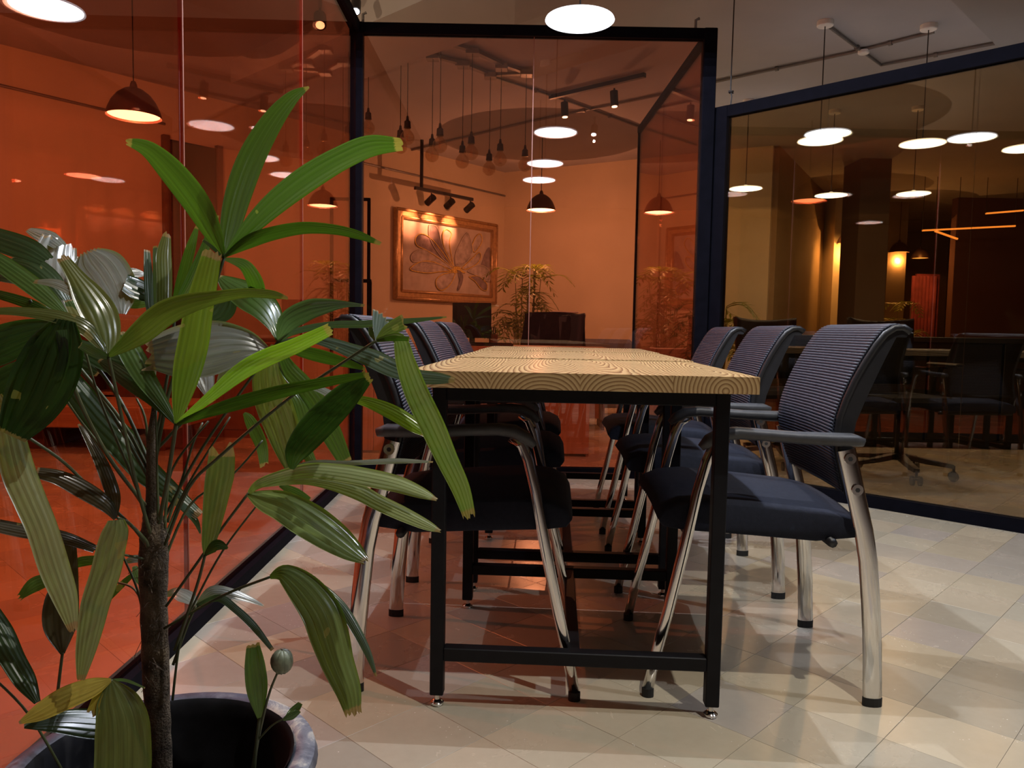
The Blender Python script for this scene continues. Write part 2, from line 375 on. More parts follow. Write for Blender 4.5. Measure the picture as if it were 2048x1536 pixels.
# walls
W0 = Vector((-4.02, 6.163, 0)); WK = Vector((-.147, 10.73, 0)); WD = (WK-W0).normalized(); WN = Vector((WD.y, -WD.x, 0))   # WN points into the office
BK = Vector((1.508, 9.765, 0)); BD = (BK-WK).normalized(); WE = WK+BD*3.55
tag(MB().wallbox(W0-WD*6-WN*.06, WK+WD*.1-WN*.06, .12, 0, CEIL).build('wall_left', M['wall_cream']), kind='structure')
BN = Vector((BD.y, -BD.x, 0)); BN = -BN if BN.y > 0 else BN
tag(MB().wallbox(WK-BN*.06, WE-BN*.06, .12, 0, CEIL).build('wall_back', M['wall_cream']), kind='structure')
tag(MB().wallbox(WE-BN*.06, WE-BN*4, .12, 0, CEIL).build('wall_back_return', M['wall_brown']), kind='structure')
tag(MB().box(1.5, 9, 16, 16.1, 0, CEIL).build('wall_far', M['wall_brown']), kind='structure')
tag(MB().box(8.9, 9, -5, 16, 0, CEIL).build('wall_right', M['wall_dark']), kind='structure')
tag(MB().box(-9, 9, -5, -4.9, 0, CEIL).build('wall_behind', M['wall_dark']), kind='structure')
tag(MB().box(-9, -8.9, -5, 2, 0, CEIL).build('wall_near_left', M['wall_dark']), kind='structure')
# ------------------------------------------------------------------ glass partitions
def frame_bar(root, name, A, B, w, z0, z1):
    return MB().wallbox(A, B, w, z0, z1).build(name, M['black_frame'], root)
def post(root, P, w, z1, d=None):
    return MB().bbox(P[0]-w/2, P[0]+w/2, P[1]-w/2, P[1]+w/2, 0, z1, .004).build('post', M['black_frame'], root)
def panes(root, A, B, n, z0, z1, mat, th=.010, gap=.0042, bounds=None, seal=True):
    A, B = Vector((A[0], A[1], 0)), Vector((B[0], B[1], 0)); d = B-A
    bs = bounds or [i/n for i in range(n+1)]
    for a, b in zip(bs, bs[1:]):
        p = A+d*a; q = A+d*b; e = d.normalized()*gap/2
        MB().wallbox(p+e, q-e, th, z0, z1).build('pane', mat, root)
        if b < .999 and seal: MB().wallbox(q-d.normalized()*.002, q+d.normalized()*.002, th+.003, z0, z1).build('joint_seal', M['joint'], root)
ZR = 2.512
def lx(y): return -.895+(4.4-y)*.0094
# back (red) partition
r = empty('glass_partition', (.08, 4.4, 0)); tag(r, 'red-tinted glass partition in a black frame across the end of the tables', 'glass partition')
def rel(o, root): o.matrix_parent_inverse = Matrix.Translation(-root.location)
PL = (-.893, 4.4); PR = (1.06, 4.4)
parts = []
MB().bbox(-.893-.036, -.893+.036, 4.365, 4.435, 0, ZR, .004).build('post', M['black_frame'], r)
MB().bbox(1.06-.036, 1.06+.036, 4.365, 4.435, 0, ZR, .004).build('post', M['black_frame'], r)
frame_bar(r, 'top_rail', (-.86, 4.4), (1.03, 4.4), .05, ZR-.058, ZR)
frame_bar(r, 'bottom_rail', (-.86, 4.4), (1.03, 4.4), .05, 0, .055)
panes(r, (-.857, 4.4), (1.024, 4.4), 2, .055, ZR-.058, M['pane_back'], bounds=[0, .503, 1])
for hx in (-.86, .98): MB().tube([(hx, 4.4, ZR), (hx, 4.4, ZR+.05), (hx+.02, 4.4, ZR+.06)], .008, 6).build('hook', M['conduit'], r)
for ch in r.children: rel(ch, r)
# left (red) partition
r = empty('glass_partition', (lx(1.5), 1.5, 0)); tag(r, 'long red-tinted glass partition behind the potted palm, beside the tables', 'glass partition')
Ya, Yb = 4.36, -2.6
frame_bar(r, 'top_rail', (lx(Ya), Ya), (lx(Yb), Yb), .05, ZR-.058, ZR)
frame_bar(r, 'bottom_rail', (lx(Ya), Ya), (lx(Yb), Yb), .055, 0, .04)
panes(r, (lx(Ya), Ya), (lx(Yb), Yb), 5, .04, ZR-.058, M['pane_left'], bounds=[0, (Ya-3.238)/(Ya-Yb), (Ya-2.054)/(Ya-Yb), (Ya-.87)/(Ya-Yb), (Ya+.31)/(Ya-Yb), (Ya+1.5)/(Ya-Yb), 1])
for ch in r.children: rel(ch, r)
# side (red) partition inside the office
S1 = atz(1280, 255, ZR); SA = Vector((1.06, 4.44, 0)); SB = Vector((S1.x, S1.y, 0))
r = empty('glass_partition', (SA+SB)/2); tag(r, 'red-tinted glass side partition running back from the corner post into the office', 'glass partition')
frame_bar(r, 'top_rail', SA, SB, .04, ZR-.045, ZR); frame_bar(r, 'bottom_rail', SA, SB, .04, 0, .05)
panes(r, SA, SB, 2, .05, ZR-.045, M['pane_side'], bounds=[0, .55, .985], seal=False)
MB().bbox(SB.x-.014, SB.x+.014, SB.y-.014, SB.y+.014, 0, ZR, .003).build('post', M['black_frame'], r)
for ch in r.children: rel(ch, r)
# amber partition
YA = Vector((1.112, 4.414, 0)); YD = Vector((.709, -.705, 0)); YB = YA+YD*3.75; ZY = 2.088
r = empty('glass_partition', (YA+YB)/2); tag(r, 'amber-tinted lower glass partition in a black frame along the right side', 'glass partition')
frame_bar(r, 'top_rail', YA, YB, .05, ZY-.06, ZY); frame_bar(r, 'bottom_rail', YA, YB, .05, 0, .06)
q = YA+YD*.03; MB().wallbox(YA, YA+YD*.085, .055, 0, ZY).build('post', M['black_frame'], r)
panes(r, YA+YD*.085, YB, 3, .06, ZY-.06, M['pane_yellow'], gap=.002, seal=False)
for ch in r.children: rel(ch, r)
# hanger wire
hw = YA+YD*.09
o = MB().tube([(hw.x, hw.y, ZY), (hw.x+.004, hw.y, ZY+.05), (hw.x-.003, hw.y, ZY+.09), (hw.x, hw.y, CEIL)], .0035, 6).build('hanger_wire', M['cord'])
k = MB().tube([(hw.x+.012*math.cos(a), hw.y+.012*math.sin(a), ZY+.07+.004*a/3) for a in [i*.6 for i in range(16)]], .004, 5).build('knot', M['cord'], o)
MB().tube([(hw.x, hw.y, CEIL-.25), (hw.x-.02, hw.y, CEIL-.16), (hw.x-.012, hw.y, CEIL-.05)], .003, 5).build('loose_end', M['cord'], o)
tag(o, 'knotted black hanging wire holding up the amber glass partition', 'wire')
# ------------------------------------------------------------------ pendant lamps
D_L = .30; Z_L = 2.18
UPK = .42
def make_saucer(name, P, label, group, power, color=COOL, rose=True):
    r = empty(name, P); tag(r, label, 'pendant lamp', group)
    smooth_angle(MB().lathe([(.0, .034), (.016, .032), (.020, .020), (.06, .016), (.11, .010), (.147, .003), (.150, -.004), (.144, -.004), (.142, .002)], 40).build('shade', M['opal'], r))
    MB().lathe([(0, -.002), (.142, -.002), (.142, .002), (0, .002)], 40).build('diffuser', M['emit_cool'], r)
    MB().tube([(0, 0, .03), (0, 0, CEIL-P[2]-.03)], .004, 6).build('cord', M['cord'], r)
    if rose: smooth_angle(MB().lathe([(0, CEIL-P[2]-.035), (.05, CEIL-P[2]-.035), (.055, CEIL-P[2]-.03), (.055, CEIL-P[2]), (0, CEIL-P[2])], 24).build('ceiling_rose', M['white_enamel'], r))
    light(name+'_light', 'POINT', (0, 0, -.014), power, color, None, r)
    light(name+'_uplight', 'SPOT', (0, 0, .045), power*UPK, color, (0, 0, 2), r, 170, .6, 0.0)      # light passing the opal shade
    return r
def make_dome(name, P, label, group, power, dia=.30, color=WARM, lit=True, em='emit_warm'):
    r = empty(name, P); tag(r, label, 'pendant lamp', group); k = dia/.30
    pr = [(.012, .20), (.018, .185), (.022, .165), (.05, .155), (.09, .125), (.12, .085), (.14, .04), (.15, 0), (.147, 0), (.135, .04), (.115, .083), (.085, .12), (.02, .148)]
    smooth_angle(MB().lathe([(a*k, b*k) for a, b in pr], 32).build('shade', M['dome'], r))
    MB().lathe([(0, .012), (.138*k, .012), (.138*k, .016), (0, .016)], 32).build('diffuser', M[em], r)
    MB().tube([(0, 0, .195*k), (0, 0, CEIL-P[2])], .004, 6).build('cord', M['cord'], r)
    if lit: light(name+'_light', 'POINT', (0, 0, -.13), power, color, None, r)
    return r
GT = 'white saucer pendants above the tables'
make_saucer('pendant_lamp', (.265, 3.44, Z_L), 'white saucer pendant glowing at the top centre before the red glass', GT, POW_TABLE)
make_saucer('pendant_lamp', (.235, 2.457, Z_L), 'white saucer pendant hanging over the middle table', GT, POW_TABLE)
make_saucer('pendant_lamp', (.21, 1.766, Z_L), 'white saucer pendant hanging over the nearest table', GT, POW_TABLE)
make_saucer('pendant_lamp', (2.0, 1.35, Z_L), 'white saucer pendant to the right of the viewer, before the amber glass', GT, POW_TABLE)
UPK = .9
GY = 'white saucer pendants behind the amber glass'
for (x, y), lb in (((2.098, 5.445), 'white saucer pendant behind the amber glass, nearest its left post'), ((2.823, 5.477), 'white saucer pendant behind the amber glass, middle of the nearer row'),
                   ((3.60, 5.56), 'white saucer pendant behind the amber glass at the right picture edge'), ((2.13, 7.26), 'white saucer pendant in the farther row, nearest the orange wall'),
                   ((3.03, 7.53), 'white saucer pendant in the middle of the farther row behind amber glass'), ((3.74, 7.37), 'white saucer pendant at the right of the farther row behind amber glass')):
    make_saucer('pendant_lamp', (x, y, Z_L), lb, GY, POW_YARD, (1.0, .62, .33))
GO = 'dark dome pendants in the office'
make_dome('dome_pendant', atz(268, 234, Z_L), 'dark dome pendant glowing behind the left red glass, above the palm', GO, POW_OFFICE*.6, .34)
make_dome('dome_pendant', atz(1082, 421, Z_L), 'dark dome pendant in the office beside the framed flower painting', GO, POW_OFFICE, .33)
make_dome('dome_pendant', atz(602, 405, Z_L), 'dark dome pendant deep in the office, just left of the corner post', GO, POW_OFFICE, .22)
make_dome('dome_pendant', (-2.35, 2.55, Z_L), 'dark dome pendant over the floor behind the left red glass, nearest the viewer', GO, 62, .34)
GF = 'amber pendants far behind the amber glass'
for i, (x, y) in enumerate(((1570, 466), (1695, 487), (1798, 505), (1840, 517), (1920, 538), (1640, 527))):
    lb = ['wide', 'second', 'third', 'fourth', 'far right', 'low small'][i]
    make_dome('dome_pendant', atz(x, y, Z_L), lb+' glowing amber pendant in the far room behind the amber glass', GF, 22 if i < 3 else 0, .30, (1, .52, .2), i < 3, 'emit_orange')
# ------------------------------------------------------------------ track spots
def spot_head(root, P, aim, r=.028, ln=.10, power=0, col=WARM, em='emit_spot'):
    P = Vector(P); d = (Vector(aim)-P).normalized(); top = P+Vector((0, 0, .07))
    o = MB().sweep([P-d*ln*.35, P+d*ln*.65], [(r*math.cos(a*math.pi/8), r*math.sin(a*math.pi/8)) for a in range(16)]).build('spot_head', M['black_plastic'], root)
    MB().tube([P, top], .008, 6).build('bracket', M['black_plastic'], o)
    MB().sweep([P+d*(ln*.65), P+d*(ln*.65+.003)], [(r*.72*math.cos(a*math.pi/6), r*.72*math.sin(a*math.pi/6)) for a in range(12)]).build('lens', M[em], o)
    if power: light('spot_light', 'SPOT', P+d*(ln*.65+.01), power, col, aim, None, 56, 1.0, 0.0)
    return o
# wall track above the painting (parallel to the left wall, offset into the room)
TO = WK+WN*.42
ta = onv(830, 377, TO, WD); tb = onv(945, 398, TO, WD)
tz = (ta.z+tb.z)/2
r = empty('spot_track', (ta+tb)/2); tag(r, 'black track with three spotlights washing the flower painting', 'spotlight')
MB().sweep([(ta.x, ta.y, tz), (tb.x, tb.y, tz)], [(-.018, -.018), (.018, -.018), (.018, .018), (-.018, .018)]).build('track', M['black_plastic'], r)
MB().tube([(ta.x+.1*WD.x, ta.y+.1*WD.y, tz), (ta.x+.1*WD.x, ta.y+.1*WD.y, CEIL)], .02, 8).build('drop_rod', M['black_plastic'], r)
for k in (.27, .60, .96):
    P = Vector((ta.x, ta.y, tz))*(1-k)+Vector((tb.x, tb.y, tz))*k-Vector((0, 0, .09))
    spot_head(r, P, P-WN*.41+Vector((0, 0, -.24)), .04, .13, POW_SPOT, WARM)
for ch in r.children: rel(ch, r)
# ceiling track in the office
ca = atz(1100, 195, CEIL-.03); cb = atz(1290, 150, CEIL-.03)
r = empty('spot_track', (ca+cb)/2); tag(r, 'black ceiling track with two spotlights above the office', 'spotlight')
MB().sweep([ca, cb], [(-.018, -.018), (.018, -.018), (.018, .018), (-.018, .018)]).build('track', M['black_plastic'], r)
for px_, k in ((1130, .17), (1232, .70)):
    P = ca*(1-k)+cb*k-Vector((0, 0, .12)); spot_head(r, P, P+Vector((.06, -.1, -1)), .034, .13, 60)
for ch in r.children: rel(ch, r)
# single heads near the corner post and behind the camera
P = atz(712, 10, CEIL-.16); r = empty('spot_fixture', P); tag(r, 'small white ceiling spotlight at the top of the corner post', 'spotlight')
spot_head(r, P, P+Vector((.1, -.6, -1)), .03, .09, 0, COOL, 'emit_cool'); MB().tube([P+Vector((0, 0, .07)), (P.x, P.y, CEIL)], .012, 6).build('stem', M['conduit'], r)
for ch in r.children: rel(ch, r)
P = atz(640, 38, CEIL-.14); r = empty('spot_fixture', P); tag(r, 'small orange-glowing ceiling spotlight left of the corner post, behind red glass', 'spotlight')
spot_head(r, P, P+Vector((.2, -.7, -1)), .04, .10, 0); MB().tube([P+Vector((0, 0, .07)), (P.x, P.y, CEIL)], .012, 6).build('stem', M['conduit'], r)
for ch in r.children: rel(ch, r)
KEY = Vector((.78, .89, 2.74)); r = empty('spot_fixture', KEY); tag(r, 'ceiling spotlight above the viewer aimed at the nearest table', 'spotlight')
spot_head(r, KEY+Vector((0, 0, .12)), Vector((.4, 2.0, 0)), .035, .1, 0, COOL, 'emit_cool'); MB().tube([KEY+Vector((0, 0, .19)), (KEY.x, KEY.y, CEIL)], .012, 6).build('stem', M['conduit'], r)
light('key_spot', 'SPOT', KEY, POW_KEY, NEUT, (.25, 1.75, 0), None, 120, .9, .012)
for ch in r.children: rel(ch, r)
# ------------------------------------------------------------------ conduits
def conduit(name, pts, label, rad=.012, zz=CEIL-.015, group='conduits on the ceiling'):
    P = [atz(x, y, zz) for x, y in pts]
    o = MB().tube(P, rad, 8).build(name, M['conduit']); tag(o, label, 'conduit', group)
    for a, b in zip(P, P[1:]):
        n = max(1, int((b-a).length/.9))
        for i in range(n):
            c = a.lerp(b, (i+.5)/n); d = (b-a).normalized()
            MB().sweep([c-d*.012, c+d*.012], [(.02*math.cos(t*math.pi/4), .02*math.sin(t*math.pi/4)) for t in range(8)]).build('clip', M['conduit'], o)
    return o
conduit('conduit', [(1424, 165), (1700, 106), (1868, 64)], 'long grey conduit from the corner post to the far ceiling rose')
conduit('conduit', [(1660, 55), (1762, 130), (1990, 87)], 'bent grey conduit running between the two ceiling roses')
conduit('conduit', [(700, 330), (840, 296), (1060, 243), (1290, 196), (1400, 172)], 'grey conduit crossing the office ceiling behind the bulbs')
conduit('conduit', [(820, 92), (1000, 158), (1140, 203), (1290, 258), (1392, 290)], 'grey conduit running back over the office from the bulb rail')
conduit('conduit', [(545, 120), (600, 105), (700, 70)], 'grey conduit on the ceiling left of the corner post')
o = MB().lathe([(0, 0), (.035, 0), (.04, .006), (.04, .025), (0, .025)], 16).build('ceiling_sensor', M['white_enamel'], None, False, atz(1727, 108, CEIL-.045)); tag(o, 'small round white sensor at the conduit crossing', 'sensor')
# wall conduits
def wall_line(pts, name, label):
    P = [onv(x, y, WK+WN*.02, WD) for x, y in pts]
    o = MB().tube(P, .012, 8).build(name, M['conduit']); tag(o, label, 'conduit', 'conduits along the office wall'); return o
wall_line([(-10, 168), (330, 248)], 'conduit', 'thin conduit along the orange wall behind the lit dome pendant')
wall_line([(722, 325), (1010, 392)], 'conduit', 'upper thin conduit on the wall above the flower painting')
# ================================================================== tables
TX, TY, TYAW, TW, TL, TIX, TIY = .1426, 1.5805, .0537, .722, .759, .059, .073
EX = Vector((math.cos(TYAW), -math.sin(TYAW), 0)); EY = Vector((math.sin(TYAW), math.cos(TYAW), 0))
def make_table():
    r = empty('table'); hw, hl = TW/2, TL/2-.003; z0, z1 = .715, .75
    fr = [0, .24, .497, .758, 1]
    for i in range(4):
        a, b = -hw+TW*fr[i], -hw+TW*fr[i+1]; c = (a+b)/2; h = (b-a)/2
        MB().box(-h, h, -hl, hl, -.0175, .0175).build('plank', M['plank%d' % i], r, False, (c, 0, (z0+z1)/2))
    t = .015; lx_, ly = hw-TIX, hl-TIY
    for sx in (-1, 1):
        for sy in (-1, 1):
            l = MB().bbox(sx*lx_-t, sx*lx_+t, sy*ly-t, sy*ly+t, .026, z0, .002).build('leg', M['black_steel'], r)
            smooth_angle(MB().lathe([(0, 0), (.013, 0), (.0155, .004), (.0155, .007), (.011, .011), (.006, .013), (.006, .026), (0, .026)], 16, (sx*lx_, sy*ly, 0)).build('levelling_foot', M['chrome'], l))
    for sy in (-1, 1):
        MB().bbox(-lx_+t, lx_-t, sy*ly-t, sy*ly+t, z0-.032, z0, .002).build('top_rail', M['black_steel'], r)
        MB().bbox(-lx_+t, lx_-t, sy*ly-t, sy*ly+t, .105, .135, .002).build('crossbar', M['black_steel'], r)
    for sx in (-1, 1):
        MB().bbox(sx*lx_-t, sx*lx_+t, -ly+t, ly-t, z0-.032, z0, .002).build('side_rail', M['black_steel'], r)
    MB().bbox(-.014, .014, -ly+t, ly-t, .107, .133, .002).build('stretcher', M['black_steel'], r)
    return r
T0 = make_table()
for i, lb in enumerate(['nearest pine table with thick end-grain edge and black steel legs', 'middle pine table of the row, between the nearest and the farthest', 'farthest pine table of the row, next to the red glass']):
    o = T0 if i == 0 else copy_tree(T0)
    p = Vector((TX, TY, 0))+EY*(TL*(i+.5)); o.location = p+Vector((0, 0, (0, .003, .0055)[i])); o.rotation_euler.z = -TYAW
    tag(o, lb, 'table', 'pine tables set end to end')
# ================================================================== conference chairs
def make_chair():
    r = empty('conference_chair'); Y = lambda u: u-.26; W = .235
    def ell(a, b, n=14): return [(a/2*math.cos(2*math.pi*i/n), b/2*math.sin(2*math.pi*i/n)) for i in range(n)]
    rear = [(.016, .018), (.019, .08), (.022, .14), (.031, .245), (.041, .336), (.054, .404), (.069, .461), (.086, .528), (.101, .585)]
    front = [(.522, .018), (.506, .10), (.482, .20), (.453, .334), (.424, .478), (.406, .548), (.392, .582), (.368, .600)]
    for s in (-1, 1):
        for path, a, nm in ((rear, .042, 'rear_leg'), (front, .026, 'front_leg')):
            l = MB().sweep([(s*W, Y(u), z) for u, z in path], ell(.020, a), side=(1, 0, 0)).build(nm, M['chrome'], r, True)
            u0 = path[0][0]
            MB().sweep([(s*W, Y(u0), 0), (s*W, Y(u0), .020)], ell(.022, a+.002), side=(1, 0, 0)).build('foot_cap', M['rubber'], l)
            if nm == 'rear_leg':
                for (u, z) in ((.077, .497), (.096, .566)):
                    b = MB().sweep([(s*(W+.009), Y(u), z), (s*(W+.016), Y(u), z)], [(.0125*math.cos(t*math.pi/8), .0125*math.sin(t*math.pi/8)) for t in range(16)], side=(0, 1, 0)).build('bolt', M['chrome'], l)
                    MB().sweep([(s*(W+.0161), Y(u), z), (s*(W+.0166), Y(u), z)], [(.0055*math.cos(t*math.pi/3), .0055*math.sin(t*math.pi/3)) for t in range(6)], side=(0, 1, 0)).build('socket', M['rubber'], b)
        # arm rest
        ap = [(.066, .602), (.085, .606), (.14, .606), (.21, .608), (.28, .612), (.34, .615), (.375, .611), (.402, .597), (.420, .580)]
        aw = [.7, 1, 1, .92, .9, .95, 1, .9, .55]
        prof = [(-.024, -.006), (-.020, .008), (-.010, .013), (.010, .013), (.020, .008), (.024, -.006), (.018, -.014), (-.018, -.014)]
        pr2 = [(a, b) for a, b in prof]
        MB().sweep([(s*W, Y(u), z) for u, z in ap], pr2, side=(1, 0, 0), scales=aw).build('armrest', M['grey_plastic'], r, True)
        smooth_angle(r.children[-1], 50)
    # seat
    pf = [(.062, .388), (.056, .41), (.066, .436), (.12, .446), (.20, .453), (.30, .462), (.40, .468), (.46, .462), (.497, .444), (.510, .42), (.498, .402), (.45, .394), (.30, .386), (.15, .376)]
    cu, cz = .28, .42; m = len(pf); vs = []; st = [(-.221, .80), (-.217, .90), (-.207, .97), (-.19, 1.0), (-.1, 1.0), (0, 1.0), (.1, 1.0), (.19, 1.0), (.207, .97), (.217, .90), (.221, .80)]
    for x, k in st:
        for u, z in pf: vs.append((x, Y(cu+(u-cu)*(1-(1-k)*.10)), cz+(z-cz)*k-.010*(abs(x)/.22)**4+.003*(1-(x/.22)**2)))
    fs = [tuple(range(m)), tuple(reversed(range((len(st)-1)*m, len(st)*m)))]
    for i in range(len(st)-1):
        for j in range(m): j2 = (j+1) % m; fs.append((i*m+j, (i+1)*m+j, (i+1)*m+j2, i*m+j2))
    s = MB().add(vs, fs).build('seat', M['seat_fabric'], r, True); smooth_angle(s, 60)
    MB().tube([(-W, Y(.12), .372), (W, Y(.12), .372)], .011, 8).build('seat_bar', M['black_plastic'], r, True)
    MB().tube([(-W, Y(.442), .385), (W, Y(.442), .385)], .011, 8).build('seat_bar', M['black_plastic'], r, True)
    # back profile (u,z)
    bp = [(.088, .482), (.104, .53), (.116, .575), (.121, .62), (.117, .657), (.105, .697), (.088, .74), (.068, .78), (.045, .82), (.026, .846), (.006, .860), (-.013, .862), (-.030, .852)]
    def cr_(P, n):
        out = []
        for i in range(len(P)-1):
            p0, p1, p2, p3 = P[max(i-1, 0)], P[i], P[i+1], P[min(i+2, len(P)-1)]
            for k in range(n):
                t = k/n; out.append(tuple(.5*((2*p1[d])+(-p0[d]+p2[d])*t+(2*p0[d]-5*p1[d]+4*p2[d]-p3[d])*t*t+(-p0[d]+3*p1[d]-3*p2[d]+p3[d])*t**3) for d in range(len(p1))))
        out.append(tuple(P[-1])); return out
    fine = cr_(bp, 40)
    # resample by arc length
    L = [0]
    for a, b in zip(fine, fine[1:]): L.append(L[-1]+math.hypot(b[0]-a[0], b[1]-a[1]))
    NR = 60; rows = []; per = 5
    tot = L[-1]; j = 0
    for i in range(NR*per+1):
        s_ = tot*i/(NR*per)
        while j < len(L)-2 and L[j+1] < s_: j += 1
        f = (s_-L[j])/max(1e-9, L[j+1]-L[j]); a, b = fine[j], fine[j+1]
        u, z = a[0]+(b[0]-a[0])*f, a[1]+(b[1]-a[1])*f; d = Vector((b[0]-a[0], b[1]-a[1])).normalized(); n = (d.y, -d.x)
        h = [.0, .0018, .0026, .0018, 0][i % per] if True else 0
        rows.append((u, z, n, h, s_/tot))
    xs = [-1, -.85, -.5, 0, .5, .85, 1]; vs = []
    hwid = lambda t: .208-.004*max(0, (t-.75)/.25)**2-.012*max(0, (.15-t)/.15)**2
    for u, z, n, h, t in rows:
        for x in xs:
            curve = -.012*(1-x*x)
            vs.append((x*hwid(t), Y(u+n[0]*h+curve), z+n[1]*h+(.02*(1-x*x)*0)))
    k = len(xs); fs = []
    for i in range(len(rows)-1):
        for j in range(k-1): fs.append((i*k+j, i*k+j+1, (i+1)*k+j+1, (i+1)*k+j))
    bk = MB().add(vs, fs).build('back_mesh', M['mesh_fabric'], r, True)
    md = bk.modifiers.new('thick', 'SOLIDIFY'); md.thickness = .004; md.offset = 0
    # frame rails behind the mesh
    for s in (-1, 1):
        pth = [(s*(hwid(i/(len(bp)-1))-.002), Y(u-.008), z-.003) for i, (u, z) in enumerate(bp)]
        MB().sweep(pth, [(-.007, -.007), (.007, -.007), (.009, .0), (.007, .007), (-.007, .007), (-.009, 0)], side=(1, 0, 0)).build('back_frame', M['black_plastic'], r, True)
        poly = [(u-.006, z-.003) for u, z in bp]+[(-.030, .836), (-.008, .836), (.013, .79), (.034, .74), (.054, .69), (.071, .642), (.076, .605), (.074, .55), (.060, .49), (.058, .462)]
        MB().prism([(Y(u), z) for u, z in poly], (s*.200-.007, 0, 0), (0, 1, 0), (0, 0, 1), (1, 0, 0), .014).build('upright', M['black_plastic'], r)
    MB().tube([(-.2, Y(-.026), .846), (0, Y(-.038), .846), (.2, Y(-.026), .846)], .009, 8).build('top_lip', M['black_plastic'], r, True)
    MB().tube([(-.19, Y(.078), .484), (0, Y(.066), .48), (.19, Y(.078), .484)], .009, 8).build('lower_rail', M['black_plastic'], r, True)
    return r
C0 = make_chair()
TH = TYAW
chairs = [((.600, 1.950), 1, 0, 'nearest black mesh-backed chair on the right of the tables'), ((.628, 2.655), 1, .0, 'middle black mesh-backed chair on the right of the tables'),
          ((.660, 3.375), 1, .0, 'farthest black mesh-backed chair on the right of the tables'), ((-.095, 1.952), -1, 0, 'nearest black mesh-backed chair on the left of the tables, behind the palm'),
          ((-.062, 2.725), -1, 0, 'middle black mesh-backed chair on the left of the tables'), ((-.030, 3.43), -1, 0, 'farthest black mesh-backed chair on the left of the tables')]
for i, ((x, y), s, dr, lb) in enumerate(chairs):
    o = C0 if i == 0 else copy_tree(C0)
    o.location = (x, y, 0); o.rotation_euler.z = (math.pi/2 if s > 0 else -math.pi/2)-TH+dr
    tag(o, lb, 'chair', 'conference chairs drawn up to the tables')
# ================================================================== potted palm in front
PALM = empty('potted_palm', (-.470, 1.02, 0)); tag(PALM, 'large leafy fan palm in a stained dark pot, front left', 'potted plant')
def pchild(o): o.matrix_parent_inverse = Matrix.Translation(-PALM.location); return o
PC = Vector((-.470, 1.02, 0)); RIM = .268
smooth_angle(pchild(MB().lathe([(0.000, 0.004), (0.137, 0.004), (0.142, 0.000), (0.151, 0.018), (0.169, 0.109), (0.179, 0.181), (0.182, 0.204), (0.194, 0.206), (0.203, 0.214), (0.207, 0.226), (0.203, 0.239), (0.190, 0.244), (0.178, 0.241), (0.170, 0.231), (0.170, 0.213), (0.165, 0.154), (0.157, 0.109), (0.000, 0.109)], 56, PC).build('pot', M['pot'], PALM)), 45)
smooth_angle(pchild(MB().lathe([(.174, .243), (.1685, .236), (.1680, .215), (.163, .155), (.156, .112), (0, .112)], 48, PC).build('pot_lining', M['pot_inside'], PALM)), 60)  # near-black shell over the inner wall, its colour stands for shade
sv = MB(); nr = 8
sv.add([(PC.x, PC.y, .125)]+[(PC.x+.160*k/nr*math.cos(a*math.pi/14), PC.y+.160*k/nr*math.sin(a*math.pi/14), .12+random.uniform(-.006, .006)) for k in range(1, nr+1) for a in range(28)],
       [(0, 1+a, 1+(a+1) % 28) for a in range(28)]+[(1+(k-1)*28+a, 1+k*28+a, 1+k*28+(a+1) % 28, 1+(k-1)*28+(a+1) % 28) for k in range(1, nr) for a in range(28)])
pchild(sv.build('soil', M['soil'], PALM))
for i in range(14):
    a = random.uniform(0, 6.28); q = random.uniform(.04, .14); c = PC+Vector((q*math.cos(a), q*math.sin(a), .13)); t = random.uniform(0, 3.1); l = random.uniform(.012, .035)
    d = Vector((math.cos(t), math.sin(t), random.uniform(-.1, .3)))*l
    pchild(MB().sweep([c-d, c, c+d], [(-.006, 0), (0, .001), (.006, 0), (0, -.001)], side=(-d.y, d.x, 0), scales=[.3, 1, .3]).build('dry_leaf', M['fibre'], PALM))
def spline(P, n):
    out = []
    for i in range(len(P)-1):
        p0, p1, p2, p3 = P[max(i-1, 0)], P[i], P[i+1], P[min(i+2, len(P)-1)]
        for k in range(n):
            t = k/n; out.append(tuple(.5*((2*p1[d])+(-p0[d]+p2[d])*t+(2*p0[d]-5*p1[d]+4*p2[d]-p3[d])*t*t+(-p0[d]+3*p1[d]-3*p2[d]+p3[d])*t**3) for d in range(len(p1))))
    out.append(tuple(P[-1])); return out
KINDS = dict(dark=(.022, .046, .016), mid=(.05, .10, .022), green=(.046, .09, .017), bright=(.135, .22, .02), olive=(.095, .12, .036), yellow=(.30, .24, .04), grey=(.17, .19, .175), blue=(.055, .085, .065), brown=(.04, .036, .02), sage=(.22, .26, .125), fern=(.125, .175, .055))  # grey: glaucous leaves, and lamp highlights painted into the silvery ones
